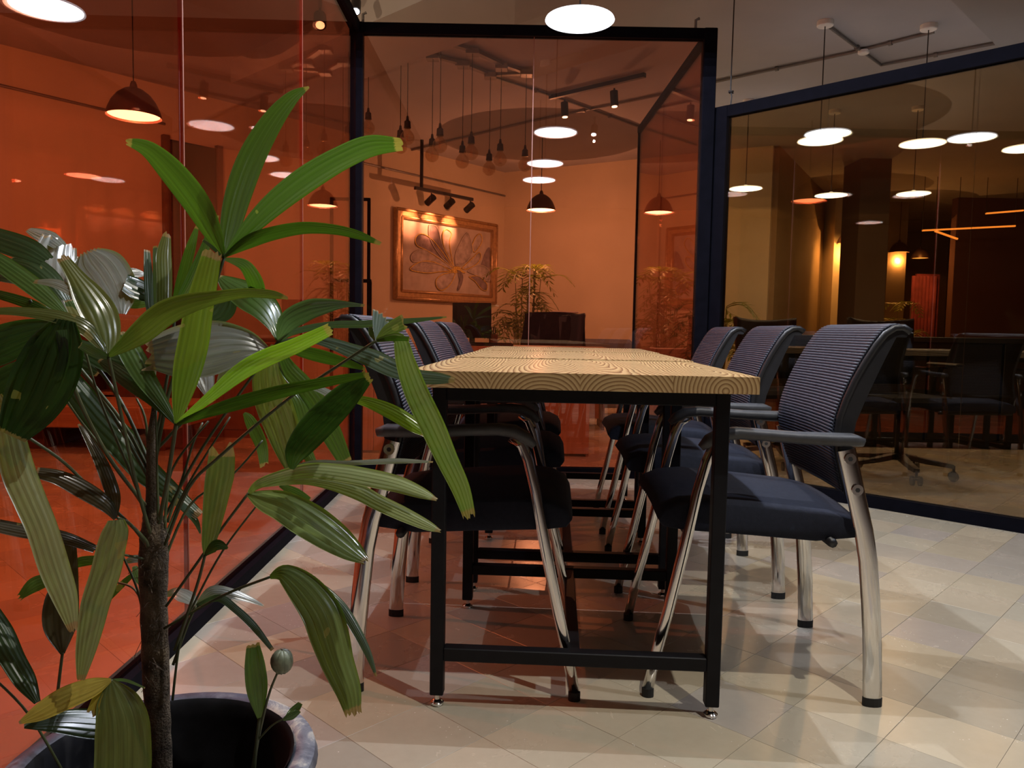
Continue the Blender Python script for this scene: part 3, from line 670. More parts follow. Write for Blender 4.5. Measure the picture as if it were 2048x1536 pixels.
def leaflet(parent, pts, d0, d1, kind='mid', tilt=.45, ribs=4, jag=.0, bow=0.0, arch=.18, mat='leaf', root=None):
    """pts: (px, py, width_px) along the blade; d0..d1: distance at base and tip"""
    S = spline([tuple(map(float, p)) for p in pts], 6)
    L = [0]
    for a, b in zip(S, S[1:]): L.append(L[-1]+math.hypot(b[0]-a[0], b[1]-a[1]))
    n = len(S); C = []; Wd = []
    for i, (x, y, wd) in enumerate(S):
        f = L[i]/L[-1]; d = d0+(d1-d0)*f+bow*4*f*(1-f); C.append(at(x, y, d)); Wd.append(max(wd, 1.2)*d/F)
    nc = 2*ribs+1; vs = []; uvs = []; prev = None
    mid = n//2
    def sidev(i):
        t = (C[min(i+1, n-1)]-C[max(i-1, 0)]).normalized(); v = (C[i]-CAM).normalized(); s = t.cross(v)
        return t, v, s.normalized() if s.length > 1e-5 else Vector((1, 0, 0))
    t, v, sm = sidev(mid)
    flip = -1 if (sm.z < 0 if abs(sm.z) > .25 else sm.x < 0) else 1
    for i in range(n):
        t, v, s = sidev(i); s = s*flip
        if prev is not None and s.dot(prev) < 0: s = -s
        prev = s; nrm = s.cross(t)
        if nrm.dot(v) < 0: nrm = -nrm
        a = s*math.cos(tilt)+nrm*math.sin(tilt); b = nrm*math.cos(tilt)-s*math.sin(tilt)
        hw = Wd[i]/2/max(.35, math.cos(tilt)); f = L[i]/L[-1]
        for j in range(nc):
            q = j/(nc-1)*2-1; zig = (1 if j % 2 else -1)*hw*.09
            p = C[i]+a*(hw*q)+b*(zig+hw*arch*(q*q-.4))
            if i == n-1 and jag: p += t*(random.uniform(-.2, 1)*jag*Wd[max(0, i-2)])
            vs.append(p); uvs.append(((q+1)/2, f))
    fs = []
    for i in range(n-1):
        for j in range(nc-1): fs.append((i*nc+j, i*nc+j+1, (i+1)*nc+j+1, (i+1)*nc+j))
    mb = MB().add(vs, fs); me = mb.mesh('leaflet', True); me.materials.append(M[mat])
    ul = me.uv_layers.new(name='UVMap')
    for lp in me.loops: ul.data[lp.index].uv = uvs[lp.vertex_index]
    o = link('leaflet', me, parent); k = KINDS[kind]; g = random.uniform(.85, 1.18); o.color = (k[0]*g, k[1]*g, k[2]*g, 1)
    return o
def stalk(pts, d0, d1, w0=8, w1=5, mat='stalk', name='frond'):
    S = spline([tuple(map(float, p)) for p in pts], 5); n = len(S)
    P = []; R = []
    for i, (x, y) in enumerate(S):
        f = i/(n-1); d = d0+(d1-d0)*f; P.append(at(x, y, d)); R.append((w0+(w1-w0)*f)*d/F/2)
    o = MB().tube(P, R, 6).build(name, M[mat], PALM, True); return pchild(o)
# trunk with fibrous sheath
tr = []
for (x, y, w_) in ((322, 1640, 46), (320, 1536, 48), (314, 1400, 50), (309, 1260, 52), (307, 1150, 54), (308, 1075, 54), (306, 1040, 40), (305, 1000, 26), (304, 940, 22), (303, 870, 16), (312, 800, 8)): tr.append((x, y, w_))
S = spline([tuple(map(float, p)) for p in tr], 6); P = [at(x, y, 1.03) for x, y, w_ in S]
trunk = pchild(MB().tube(P, [w_*1.03/F/2*random.uniform(.95, 1.06) for x, y, w_ in S], 14).build('trunk', M['bark'], PALM, True))
for i in range(26):
    x = 308+random.uniform(-26, 26); y = random.uniform(1010, 1350); d = 1.03-.012
    q = [(x, y), (x+random.uniform(-14, 14), y+random.uniform(10, 30)), (x+random.choice((-1, 1))*random.uniform(8, 30), y+random.uniform(20, 70))]
    MB().tube([at(a, b, d-.012*random.random()) for a, b in spline([tuple(map(float, p)) for p in q], 4)], .0004, 4).build('fibre', M['fibre'], trunk)
# ---- fronds: stalk then leaflets (base to tip)
f = stalk([(309, 930), (345, 760), (415, 610), (448, 515)], 1.04, 1.06, 9, 7)
leaflet(f, [(448, 514, 7), (425, 465, 36), (392, 405, 52), (345, 345, 50), (298, 300, 34), (256, 284, 14)], 1.06, 1.0, 'green', -.35, 3, .3)
leaflet(f, [(448, 514, 7), (460, 455, 38), (479, 382, 50), (506, 311, 50), (545, 243, 40), (584, 196, 25), (618, 174, 4)], 1.06, 1.12, 'green', -.3, 3)
leaflet(f, [(448, 514, 7), (505, 450, 34), (557, 401, 46), (618, 355, 50), (680, 318, 46), (741, 292, 41), (800, 289, 24)], 1.06, 1.02, 'green', -.35, 4, .25)
leaflet(f, [(450, 512, 6), (496, 484, 26), (545, 467, 27), (606, 456, 24), (667, 459, 20), (716, 470, 17), (757, 486, 8)], 1.06, 1.0, 'green', .25, 3, .6)
leaflet(f, [(450, 518, 6), (485, 528, 22), (503, 549, 29), (514, 578, 31), (516, 610, 22)], 1.06, 1.13, 'green', -.2, 3)
leaflet(f, [(447, 516, 4), (425, 495, 7), (405, 480, 4)], 1.06, 1.0, 'dark', 0, 1)
f = stalk([(308, 900), (340, 720), (352, 600)], 1.05, 1.12, 8, 6)
leaflet(f, [(350, 600, 10), (364, 557, 20), (380, 500, 19), (394, 454, 7)], 1.12, 1.14, 'mid', .3, 3, .3)
leaflet(f, [(352, 610, 10), (375, 575, 20), (402, 515, 19), (424, 460, 13), (437, 431, 3)], 1.12, 1.13, 'mid', -.4, 3)
# central bright frond
f = stalk([(318, 1045), (335, 960), (352, 849)], 1.01, .93, 9, 8)
leaflet(f, [(353, 848, 8), (362, 800, 34), (375, 740, 54), (388, 680, 58), (398, 620, 53), (412, 560, 45), (424, 508, 36)], .93, .99, 'bright', .15, 4, .25)
leaflet(f, [(353, 848, 8), (417, 797, 21), (476, 748, 34), (525, 719, 36), (590, 692, 31), (659, 659, 24)], .93, .90, 'bright', -.25, 3, .3)
leaflet(f, [(353, 848, 8), (417, 824, 21), (476, 806, 28), (554, 785, 27), (632, 768, 22), (700, 755, 16), (738, 748, 6)], .93, .88, 'green', .2, 3)
leaflet(f, [(352, 847, 8), (322, 802, 26), (290, 755, 40), (262, 705, 44), (240, 665, 28)], .93, 1.0, 'mid', .3, 3)
leaflet(f, [(351, 846, 7), (305, 800, 24), (260, 762, 34), (222, 733, 26), (198, 720, 8)], .93, 1.0, 'dark', .4, 3)
# left dark-green frond in front
f = stalk([(300, 1065), (273, 969), (248, 856), (234, 790), (217, 713)], .98, .86, 8, 7)
leaflet(f, [(217, 712, 8), (212, 670, 52), (199, 627, 66), (176, 588, 56), (152, 553, 34), (126, 517, 22)], .86, .88, 'olive', .35, 4, .3)
leaflet(f, [(217, 712, 8), (244, 693, 26), (283, 664, 46), (329, 627, 50), (378, 607, 40), (437, 594, 26), (495, 586, 19), (544, 589, 17), (574, 596, 6)], .86, .84, 'olive', .25, 4, .4)
leaflet(f, [(217, 712, 8), (176, 660, 30), (127, 637, 28), (78, 627, 22), (20, 622, 16), (-40, 624, 10)], .86, .82, 'olive', .45, 3)
leaflet(f, [(214, 700, 6), (185, 615, 20), (150, 586, 22), (112, 567, 18), (70, 563, 7)], .88, .86, 'grey', .6, 3, .4)
leaflet(f, [(216, 714, 8), (190, 705, 20), (160, 690, 14)], .86, .82, 'green', 0, 2)
leaflet(f, [(200, 690, 20), (178, 660, 30), (160, 630, 34), (140, 600, 22)], .92, .94, 'mid', .5, 3)
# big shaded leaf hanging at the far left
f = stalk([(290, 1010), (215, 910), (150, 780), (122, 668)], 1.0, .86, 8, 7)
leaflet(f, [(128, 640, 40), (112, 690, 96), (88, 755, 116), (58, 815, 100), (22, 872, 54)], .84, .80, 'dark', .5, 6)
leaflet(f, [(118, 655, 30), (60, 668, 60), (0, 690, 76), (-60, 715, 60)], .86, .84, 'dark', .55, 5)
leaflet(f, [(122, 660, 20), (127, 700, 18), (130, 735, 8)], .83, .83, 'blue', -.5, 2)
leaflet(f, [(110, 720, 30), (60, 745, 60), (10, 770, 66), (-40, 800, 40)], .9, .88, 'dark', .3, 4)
# silvery pleated fans at the upper left
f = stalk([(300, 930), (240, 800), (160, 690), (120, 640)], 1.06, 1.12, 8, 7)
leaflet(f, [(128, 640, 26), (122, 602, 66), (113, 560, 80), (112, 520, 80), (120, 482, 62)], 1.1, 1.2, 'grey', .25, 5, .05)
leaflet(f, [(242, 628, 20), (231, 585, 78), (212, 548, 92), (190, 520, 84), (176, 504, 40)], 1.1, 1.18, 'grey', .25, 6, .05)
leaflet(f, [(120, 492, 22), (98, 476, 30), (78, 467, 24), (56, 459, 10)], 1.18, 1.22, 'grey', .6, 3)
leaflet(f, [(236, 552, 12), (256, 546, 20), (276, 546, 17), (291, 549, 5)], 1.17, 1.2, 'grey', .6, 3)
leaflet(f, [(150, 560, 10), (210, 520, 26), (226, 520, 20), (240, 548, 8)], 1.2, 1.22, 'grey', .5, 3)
leaflet(f, [(250, 565, 34), (272, 576, 42), (300, 586, 36)], 1.13, 1.15, 'dark', .8, 4)
leaflet(f, [(245, 600, 14), (265, 606, 22), (292, 604, 20)], 1.15, 1.17, 'green', .2, 3)
f = stalk([(300, 960), (200, 790), (90, 660), (60, 600)], 1.04, 1.0, 8, 6)
leaflet(f, [(92, 522, 30), (60, 502, 46), (20, 486, 48), (-40, 466, 40)], 1.04, 1.05, 'dark', .6, 4)
leaflet(f, [(137, 634, 5), (100, 600, 30), (58, 565, 38), (0, 524, 34), (-40, 498, 20)], .99, 1.0, 'green', .5, 4)
leaflet(f, [(110, 630, 6), (70, 612, 20), (30, 598, 20), (-20, 584, 16)], 1.0, 1.0, 'green', .5, 3)
leaflet(f, [(80, 590, 10), (40, 560, 24), (0, 552, 20), (-40, 550, 10)], 1.03, 1.04, 'blue', .6, 3)
leaflet(f, [(130, 600, 20), (100, 560, 40), (60, 530, 40), (20, 520, 20)], 1.06, 1.08, 'dark', .6, 3)
# horizontal leaf in the middle, silvery lamp highlights put into its grey
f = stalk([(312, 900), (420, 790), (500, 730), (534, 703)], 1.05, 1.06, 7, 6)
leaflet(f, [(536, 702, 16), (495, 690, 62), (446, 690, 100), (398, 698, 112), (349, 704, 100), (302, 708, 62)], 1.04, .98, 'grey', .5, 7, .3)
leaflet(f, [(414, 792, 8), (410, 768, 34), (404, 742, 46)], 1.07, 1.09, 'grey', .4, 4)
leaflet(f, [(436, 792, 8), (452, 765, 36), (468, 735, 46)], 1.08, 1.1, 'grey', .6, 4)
# upright narrow pair
f = stalk([(305, 900), (308, 760), (318, 650)], 1.08, 1.12, 7, 6)
leaflet(f, [(306, 650, 10), (300, 610, 17), (297, 555, 17), (294, 500, 11)], 1.12, 1.16, 'dark', .5, 2)
leaflet(f, [(316, 640, 10), (314, 600, 13), (312, 545, 12), (310, 492, 8)], 1.12, 1.17, 'blue', -.5, 2)  # white highlight beside the left blade, drawn as its own bluish strip
leaflet(f, [(326, 650, 12), (328, 610, 27), (329, 557, 29), (328, 510, 28), (334, 470, 15)], 1.11, 1.15, 'olive', .2, 3, .4)
leaflet(f, [(420, 640, 20), (440, 625, 44), (452, 605, 40), (450, 580, 16)], 1.15, 1.18, 'dark', .4, 4)
# right-centre frond
f = stalk([(322, 1050), (390, 920), (470, 800), (556, 683)], 1.04, 1.06, 7, 6)
leaflet(f, [(556, 682, 8), (549, 652, 32), (527, 616, 58), (492, 587, 58), (456, 564, 32), (438, 552, 8)], 1.06, 1.12, 'mid', .62, 5)
leaflet(f, [(556, 682, 8), (573, 645, 38), (612, 622, 42), (651, 613, 30), (690, 609, 13), (727, 611, 5)], 1.06, 1.0, 'blue', .55, 4, .4)
leaflet(f, [(556, 683, 6), (590, 663, 12), (658, 650, 14), (736, 648, 15), (814, 642, 11), (893, 634, 3)], 1.06, .98, 'blue', .4, 2)
leaflet(f, [(558, 684, 8), (619, 678, 16), (658, 685, 22), (706, 702, 30), (746, 717, 38), (785, 736, 37), (830, 752, 30), (875, 757, 24), (908, 760, 10)], 1.06, .96, 'blue', .6, 4, .3)
leaflet(f, [(560, 690, 6), (600, 702, 22), (648, 714, 26), (700, 728, 16), (730, 738, 6)], 1.07, 1.0, 'green', -.1, 3)
leaflet(f, [(548, 690, 10), (536, 739, 55), (545, 797, 70), (565, 856, 67), (578, 908, 46), (583, 945, 16)], 1.06, 1.08, 'olive', .2, 5)
leaflet(f, [(560, 694, 8), (575, 735, 32), (604, 768, 38), (633, 807, 42), (662, 865, 42), (692, 926, 26)], 1.07, 1.12, 'green', .25, 4)
leaflet(f, [(556, 760, 14), (590, 800, 30), (604, 850, 36), (612, 900, 26), (640, 950, 10)], 1.1, 1.12, 'mid', .4, 3)
leaflet(f, [(488, 826, 6), (498, 838, 20), (512, 865, 26), (524, 895, 23), (528, 928, 17)], 1.1, 1.12, 'green', .2, 3, .4)
leaflet(f, [(590, 770, 8), (630, 775, 12), (668, 792, 16), (682, 800, 6)], 1.09, 1.06, 'grey', .6, 2)
# right frond on the long stalk, in front of the table
f = stalk([(330, 1090), (378, 975), (440, 912), (577, 797), (660, 742), (753, 681)], 1.02, .96, 7, 6)
leaflet(f, [(754, 680, 6), (778, 674, 12), (800, 681, 28), (812, 726, 40), (833, 785, 48), (866, 855, 50), (894, 918, 44), (921, 976, 38), (938, 1030, 26)], .96, .92, 'fern', .2, 5, .35)
leaflet(f, [(753, 681, 6), (757, 658, 26), (762, 631, 36)], .96, 1.0, 'blue', .6, 4, .2)
leaflet(f, [(753, 681, 6), (776, 661, 24), (805, 645, 30)], .96, .97, 'olive', .3, 4, .25)
leaflet(f, [(754, 682, 5), (785, 677, 11), (819, 678, 8)], .96, .94, 'green', .2, 2)
leaflet(f, [(752, 680, 5), (743, 668, 10), (741, 654, 8)], .96, .98, 'green', 0, 1)
leaflet(f, [(660, 795, 4), (720, 800, 18), (780, 822, 30), (830, 852, 28), (850, 868, 12)], 1.0, .98, 'bright', .35, 3, .3)
# dark broad leaf
leaflet(f, [(583, 938, 10), (590, 905, 44), (620, 865, 62), (660, 824, 62), (700, 785, 50), (736, 752, 26)], .97, .94, 'dark', .45, 5, .2)
# lower right frond
f = stalk([(332, 1213), (370, 1160), (437, 1066), (497, 986)], 1.02, 1.02, 6, 6)
leaflet(f, [(497, 986, 8), (517, 968, 18), (560, 953, 24), (619, 941, 30), (677, 945, 35), (736, 955, 37), (794, 968, 34), (843, 986, 23), (873, 999, 6)], 1.02, .94, 'sage', .5, 5, .3)
leaflet(f, [(530, 955, 6), (619, 927, 11), (697, 926, 10), (794, 922, 11), (866, 924, 3)], 1.04, .98, 'grey', .6, 2)
leaflet(f, [(515, 972, 8), (600, 962, 14), (658, 968, 22), (716, 984, 32), (755, 1004, 32), (804, 1027, 30), (853, 1050, 21), (880, 1062, 6)], 1.03, .97, 'sage', .4, 4, .4)
leaflet(f, [(497, 988, 10), (530, 998, 44), (570, 1012, 62), (617, 1040, 72), (666, 1074, 64), (703, 1102, 44), (730, 1121, 18)], 1.02, .95, 'fern', .55, 6, .3)
leaflet(f, [(560, 970, 8), (590, 985, 20), (620, 1000, 10)], 1.05, 1.06, 'green', 0, 2)
# drooping frond bottom right
f = stalk([(328, 1257), (446, 1191), (540, 1154)], 1.02, 1.0, 6, 6)
leaflet(f, [(540, 1154, 8), (568, 1146, 36), (605, 1174, 64), (642, 1223, 78), (660, 1272, 78), (676, 1325, 66), (697, 1380, 52), (706, 1424, 34)], 1.0, .95, 'fern', .35, 6, .35)
leaflet(f, [(575, 1148, 6), (630, 1170, 20), (680, 1211, 21), (713, 1261, 19), (737, 1309, 14), (752, 1352, 4)], 1.02, .98, 'blue', .3, 3, .8)
# low centre sprays
f = stalk([(345, 1400), (362, 1272), (393, 1198), (446, 1101), (512, 1013)], 1.02, 1.03, 6, 4)
f = stalk([(346, 1330), (375, 1250), (393, 1211)], 1.02, 1.04, 6, 5)
leaflet(f, [(393, 1211, 6), (422, 1184, 23), (459, 1186, 21), (500, 1199, 12), (528, 1212, 3)], 1.04, 1.06, 'grey', .55, 3)
leaflet(f, [(393, 1211, 6), (437, 1196, 15), (471, 1218, 15), (507, 1252, 15), (545, 1300, 8)], 1.04, .99, 'blue', .2, 3)
leaflet(f, [(393, 1211, 7), (373, 1194, 29), (349, 1184, 18), (326, 1192, 6)], 1.04, 1.08, 'grey', .6, 3)
leaflet(f, [(330, 1192, 6), (326, 1205, 16), (322, 1222, 8)], 1.06, 1.08, 'green', 0, 2)
# jagged upright leaf
f = stalk([(349, 1301), (393, 1174), (410, 1110)], 1.02, 1.0, 6, 6)
leaflet(f, [(410, 1110, 6), (417, 1088, 26), (427, 1028, 42), (437, 967, 53), (441, 945, 54), (444, 908, 50)], 1.0, 1.02, 'olive', .15, 4, .5)
leaflet(f, [(410, 1110, 6), (432, 1091, 24), (456, 1097, 4)], 1.0, .98, 'dark', .3, 2)
# sprouts in the pot
f = stalk([(505, 1545), (512, 1495), (519, 1436)], .98, .96, 9, 7)
leaflet(f, [(519, 1440, 6), (515, 1385, 40), (510, 1335, 41), (506, 1291, 26)], .96, .96, 'green', .1, 3, .15)
f = stalk([(508, 1545), (514, 1490), (536, 1395), (555, 1345)], .98, .95, 7, 5)
bud = MB(); bc = at(564, 1323, .95); br = 24*.95/F
for i in range(9):
    a0 = i/9*2*math.pi
    ring = []
    for k in range(9):
        th = .12+k/8*(math.pi-.2); row = []
        for j in range(3):
            a = a0+(j-1)*.34; rr_ = br*(1.0 if j == 1 else .93)*(1+.04*math.sin(k))
            row.append(bc+Vector((math.sin(th)*math.cos(a)*rr_, math.sin(th)*math.sin(a)*rr_, math.cos(th)*rr_*1.06)))
        ring.append(row)
    vs = [p for row in ring for p in row]; bud.add(vs, [(k*3+j, k*3+j+1, k*3+3+j+1, k*3+3+j) for k in range(8) for j in range(2)])
bo = bud.build('leaf_bud', M['stalk'], f, True); bo.data.materials.clear(); bo.data.materials.append(plain('bud_green', (.15, .17, .11), .5, 0, .5, 90))
f = stalk([(516, 1480), (545, 1450), (572, 1436)], .97, .93, 4, 3)
leaflet(f, [(571, 1437, 6), (586, 1424, 19), (601, 1406, 10)], .93, .95, 'green', .4, 2); leaflet(f, [(566, 1440, 5), (582, 1432, 16), (600, 1422, 6)], .92, .92, 'dark', -.4, 2)
# left lower leaves
f = stalk([(295, 1092), (279, 1067), (176, 971), (117, 916), (20, 850), (-10, 815)], 1.0, .84, 8, 6)
leaflet(f, [(-8, 790, 20), (14, 850, 48), (36, 940, 60), (60, 1000, 58), (84, 1057, 56), (109, 1135, 55), (132, 1200, 44), (146, 1258, 18)], .82, .80, 'sage', .15, 4, .3)
f = stalk([(292, 1088), (262, 1050), (236, 1036)], 1.0, .92, 7, 6)
leaflet(f, [(232, 1040, 30), (231, 1062, 48), (222, 1096, 54), (211, 1145, 56), (192, 1203, 54), (182, 1250, 49), (171, 1305, 37), (162, 1358, 16)], .92, .86, 'sage', .2, 5, .2)
leaflet(f, [(231, 1038, 8), (214, 1011, 28), (166, 979, 36), (117, 955, 30), (72, 945, 22)], .94, .90, 'brown', .3, 3)
leaflet(f, [(230, 1036, 8), (228, 998, 25), (216, 958, 27), (196, 912, 22), (170, 866, 12), (157, 848, 4)], .94, .97, 'brown', .2, 3)
f = stalk([(300, 1120), (250, 1110), (188, 1098)], 1.02, .98, 6, 5)
leaflet(f, [(190, 1098, 16), (127, 1075, 25), (49, 1062, 28), (-10, 1050, 26)], .97, .93, 'brown', .45, 3)
f = stalk([(110, 1440), (116, 1380), (125, 1306)], .95, .93, 7, 6)
leaflet(f, [(125, 1308, 8), (121, 1255, 60), (124, 1200, 62), (138, 1145, 34), (141, 1082, 20)], .93, .97, 'brown', .2, 4)
f = stalk([(135, 1560), (60, 1432), (-10, 1358)], .95, .92, 6, 5)
leaflet(f, [(75, 1405, 12), (52, 1364, 38), (26, 1320, 44), (-2, 1268, 52), (-30, 1215, 40)], .92, .95, 'dark', .25, 4)
f = stalk([(300, 1240), (270, 1180), (235, 1165)], 1.03, 1.08, 5, 4)
leaflet(f, [(94, 1160, 26), (68, 1170, 30), (40, 1194, 12)], 1.12, 1.1, 'green', .1, 3, .6)
leaflet(f, [(190, 1120, 18), (160, 1124, 20), (140, 1135, 8)], 1.12, 1.12, 'green', .3, 3)
leaflet(f, [(250, 1124, 6), (266, 1118, 16), (290, 1118, 12)], 1.1, 1.1, 'grey', .6, 2)
leaflet(f, [(222, 1196, 6), (245, 1168, 13), (274, 1142, 6)], 1.1, 1.12, 'green', .2, 2)
leaflet(f, [(292, 1180, 6), (280, 1155, 22), (268, 1132, 8)], 1.09, 1.12, 'mid', .2, 2)
# yellowing leaves over the pot rim
f = stalk([(300, 1560), (262, 1440), (222, 1361)], .96, .90, 8, 6)
leaflet(f, [(222, 1360, 8), (186, 1374, 38), (131, 1396, 47), (80, 1424, 36), (38, 1446, 6)], .90, .84, 'yellow', .4, 4)
leaflet(f, [(222, 1361, 10), (231, 1395, 70), (244, 1441, 98), (247, 1495, 106), (246, 1560, 106), (244, 1620, 80)], .90, .86, 'olive', .15, 6)
leaflet(f, [(221, 1362, 7), (200, 1394, 24), (187, 1422, 24)], .90, .88, 'yellow', .2, 3, .5)
leaflet(f, [(222, 1360, 4), (252, 1361, 6), (290, 1376, 3)], .91, .95, 'mid', .3, 1)
leaflet(f, [(48, 1453, 8), (118, 1444, 44), (195, 1448, 58), (240, 1452, 30)], .86, .92, 'dark', .6, 5)
# long dark-green blade behind the centre and dark mass behind it
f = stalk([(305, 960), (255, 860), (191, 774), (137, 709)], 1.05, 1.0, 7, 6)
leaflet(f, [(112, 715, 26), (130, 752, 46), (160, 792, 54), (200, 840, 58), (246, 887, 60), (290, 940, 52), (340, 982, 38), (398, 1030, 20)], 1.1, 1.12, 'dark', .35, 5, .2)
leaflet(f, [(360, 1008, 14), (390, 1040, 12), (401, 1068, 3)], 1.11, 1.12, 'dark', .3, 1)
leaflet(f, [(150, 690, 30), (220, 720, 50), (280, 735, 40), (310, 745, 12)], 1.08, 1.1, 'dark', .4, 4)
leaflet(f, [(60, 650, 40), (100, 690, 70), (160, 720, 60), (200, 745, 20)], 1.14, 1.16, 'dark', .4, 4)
# bare stalks
for q, a, b in (([(316, 1040), (314, 940), (312, 820)], 1.0, 1.0), ([(329, 1045), (334, 1000), (339, 930)], 1.0, 1.02), ([(330, 1060), (343, 942), (417, 842)], 1.02, 1.06), ([(335, 1045), (366, 953), (386, 887), (405, 846)], 1.03, 1.08),
                ([(328, 1080), (374, 973), (460, 834)], 1.03, 1.09), ([(325, 1130), (380, 1010), (466, 948), (525, 881)], 1.03, 1.1), ([(285, 1010), (260, 973), (215, 910), (160, 840), (113, 770)], 1.0, .92),
                ([(290, 1020), (255, 930), (200, 800), (170, 700)], 1.02, .98), ([(297, 1000), (293, 852), (273, 797)], 1.04, 1.05), ([(292, 1260), (275, 1180), (245, 1110), (235, 1080)], 1.03, 1.05)):
    stalk(q, a, b, 6, 4)
# ================================================================== framed flower painting on the left wall
def wuv(x, y, off=0.03): return onv(x, y, WK+WN*off, WD)
q = [wuv(790, 418), wuv(992, 447), wuv(990, 608), wuv(787, 598)]
sl = sum((p-WK).dot(WD) for p in (q[0], q[3]))/2; sr_ = sum((p-WK).dot(WD) for p in (q[1], q[2]))/2
zt = (q[0].z+q[1].z)/2; zb = (q[2].z+q[3].z)/2; PW, PH = sr_-sl, zt-zb
PO = WK+WD*sl+WN*.012+Vector((0, 0, zb)); ZU = Vector((0, 0, 1))
r = empty('painting', WK+WD*((sl+sr_)/2)+WN*.01+Vector((0, 0, zb))); tag(r, 'large gold-framed relief painting of a pale flower on the office wall', 'painting')
def pp(u, v, d=0): return PO+WD*u+ZU*v+WN*d
FB = .115
def frame_side(poly):
    o = MB().prism(poly, PO, WD, ZU, WN, .045).build('frame_side', M['gold'], r); return o
frame_side([(0, 0), (PW, 0), (PW-FB, FB), (FB, FB)]); frame_side([(0, PH), (FB, PH-FB), (PW-FB, PH-FB), (PW, PH)])
frame_side([(0, 0), (FB, FB), (FB, PH-FB), (0, PH)]); frame_side([(PW, 0), (PW, PH), (PW-FB, PH-FB), (PW-FB, FB)])
for k, hgt in ((.012, .062), (FB-.02, .058)):
    loop = [pp(k, k, hgt-.02), pp(PW-k, k, hgt-.02), pp(PW-k, PH-k, hgt-.02), pp(k, PH-k, hgt-.02)]
    mb = MB()
    for a, b in zip(loop, loop[1:]+loop[:1]): mb.tube([a, b], .02, 8)
    mb.build('frame_moulding', M['gold'], r, True)
MB().prism([(FB, FB), (PW-FB, FB), (PW-FB, PH-FB), (FB, PH-FB)], PO, WD, ZU, WN, .02).build('canvas', M['canvas'], r)
IW, IH = PW-2*FB, PH-2*FB
def zz(x, y):
    yt = 310+.12*(x-120); yb = 1172+.09*(x-110); return FB+(x-118)/1040*IW, FB+(1-(y-yt)/(yb-yt))*IH
def petal(pts, mat, name='petal', h=.012, gold=True):
    P2 = [zz(*p) for p in spline([tuple(map(float, p)) for p in pts], 5)]
    P2 = [(min(max(u, FB+.004), PW-FB-.004), min(max(v, FB+.004), PH-FB-.004)) for u, v in P2]
    if P2[0] == P2[-1]: P2 = P2[:-1]
    cu, cv = sum(p[0] for p in P2)/len(P2), sum(p[1] for p in P2)/len(P2); n = len(P2)
    vs = [pp(cu, cv, .02+h*.2)]+[pp(cu+(u-cu)*.6, cv+(v-cv)*.6, .02+h*.35) for u, v in P2]+[pp(u, v, .02+h) for u, v in P2]+[pp(u, v, .018) for u, v in P2]
    fs = [(0, 1+i, 1+(i+1) % n) for i in range(n)]+[(1+i, 1+n+i, 1+n+(i+1) % n, 1+(i+1) % n) for i in range(n)]+[(1+n+i, 1+2*n+i, 1+2*n+(i+1) % n, 1+n+(i+1) % n) for i in range(n)]
    o = MB().add(vs, fs).build(name, M[mat], r, True)
    if gold: MB().tube([pp(u, v, .02+h) for u, v in P2], .007, 5, closed=True).build('petal_edge', M['gilt'] if gold == 2 else M['canvas'], o, True)
    return o
C = (705, 905)
petal([(690, 900), (560, 640), (500, 420), (430, 370), (400, 400), (420, 560), (540, 760), (690, 900)], 'petal_dark')
petal([(690, 890), (640, 600), (660, 470), (600, 420), (560, 470), (570, 620), (640, 780), (690, 890)], 'petal', gold=2)
petal([(690, 910), (480, 600), (340, 490), (260, 530), (270, 630), (380, 690), (540, 800), (690, 910)], 'petal_dark', gold=2)
petal([(680, 920), (500, 760), (330, 680), (220, 740), (225, 830), (330, 830), (500, 860), (680, 920)], 'petal')
petal([(670, 950), (480, 840), (320, 830), (200, 920), (300, 960), (420, 970), (560, 950), (670, 950)], 'petal', gold=2)
petal([(715, 880), (720, 700), (850, 450), (910, 600), (915, 720), (830, 850), (715, 880)], 'petal')
petal([(790, 910), (900, 800), (1000, 700), (1030, 760), (980, 850), (850, 920), (790, 910)], 'petal', gold=2)
petal([(860, 950), (950, 880), (1050, 870), (1140, 940), (1140, 1080), (1000, 1010), (860, 950)], 'petal')
petal([(880, 1020), (1000, 1010), (1110, 1110), (1110, 1200), (1040, 1180), (960, 1080), (880, 1020)], 'petal_dark', gold=2)
petal([(690, 960), (560, 990), (490, 1060), (500, 1150), (560, 1190), (650, 1120), (710, 990), (690, 960)], 'petal', gold=2)
petal([(915, 610), (960, 500), (1020, 460), (1040, 560), (950, 700), (915, 610)], 'petal', gold=2)
petal([(1040, 860), (1090, 700), (1145, 640), (1145, 920), (1090, 880), (1040, 860)], 'petal_dark', gold=False)
petal([(735, 930), (775, 950), (805, 1020), (790, 1110), (755, 1190), (740, 1185), (765, 1090), (760, 1010), (735, 930)], 'petal_dark', 'flower_stem', .02, False)
petal([(660, 930), (690, 890), (760, 890), (790, 930), (840, 970), (760, 960), (700, 970), (660, 930)], 'gilt', 'flower_heart', .018, False)
for ch in r.children: rel(ch, r)
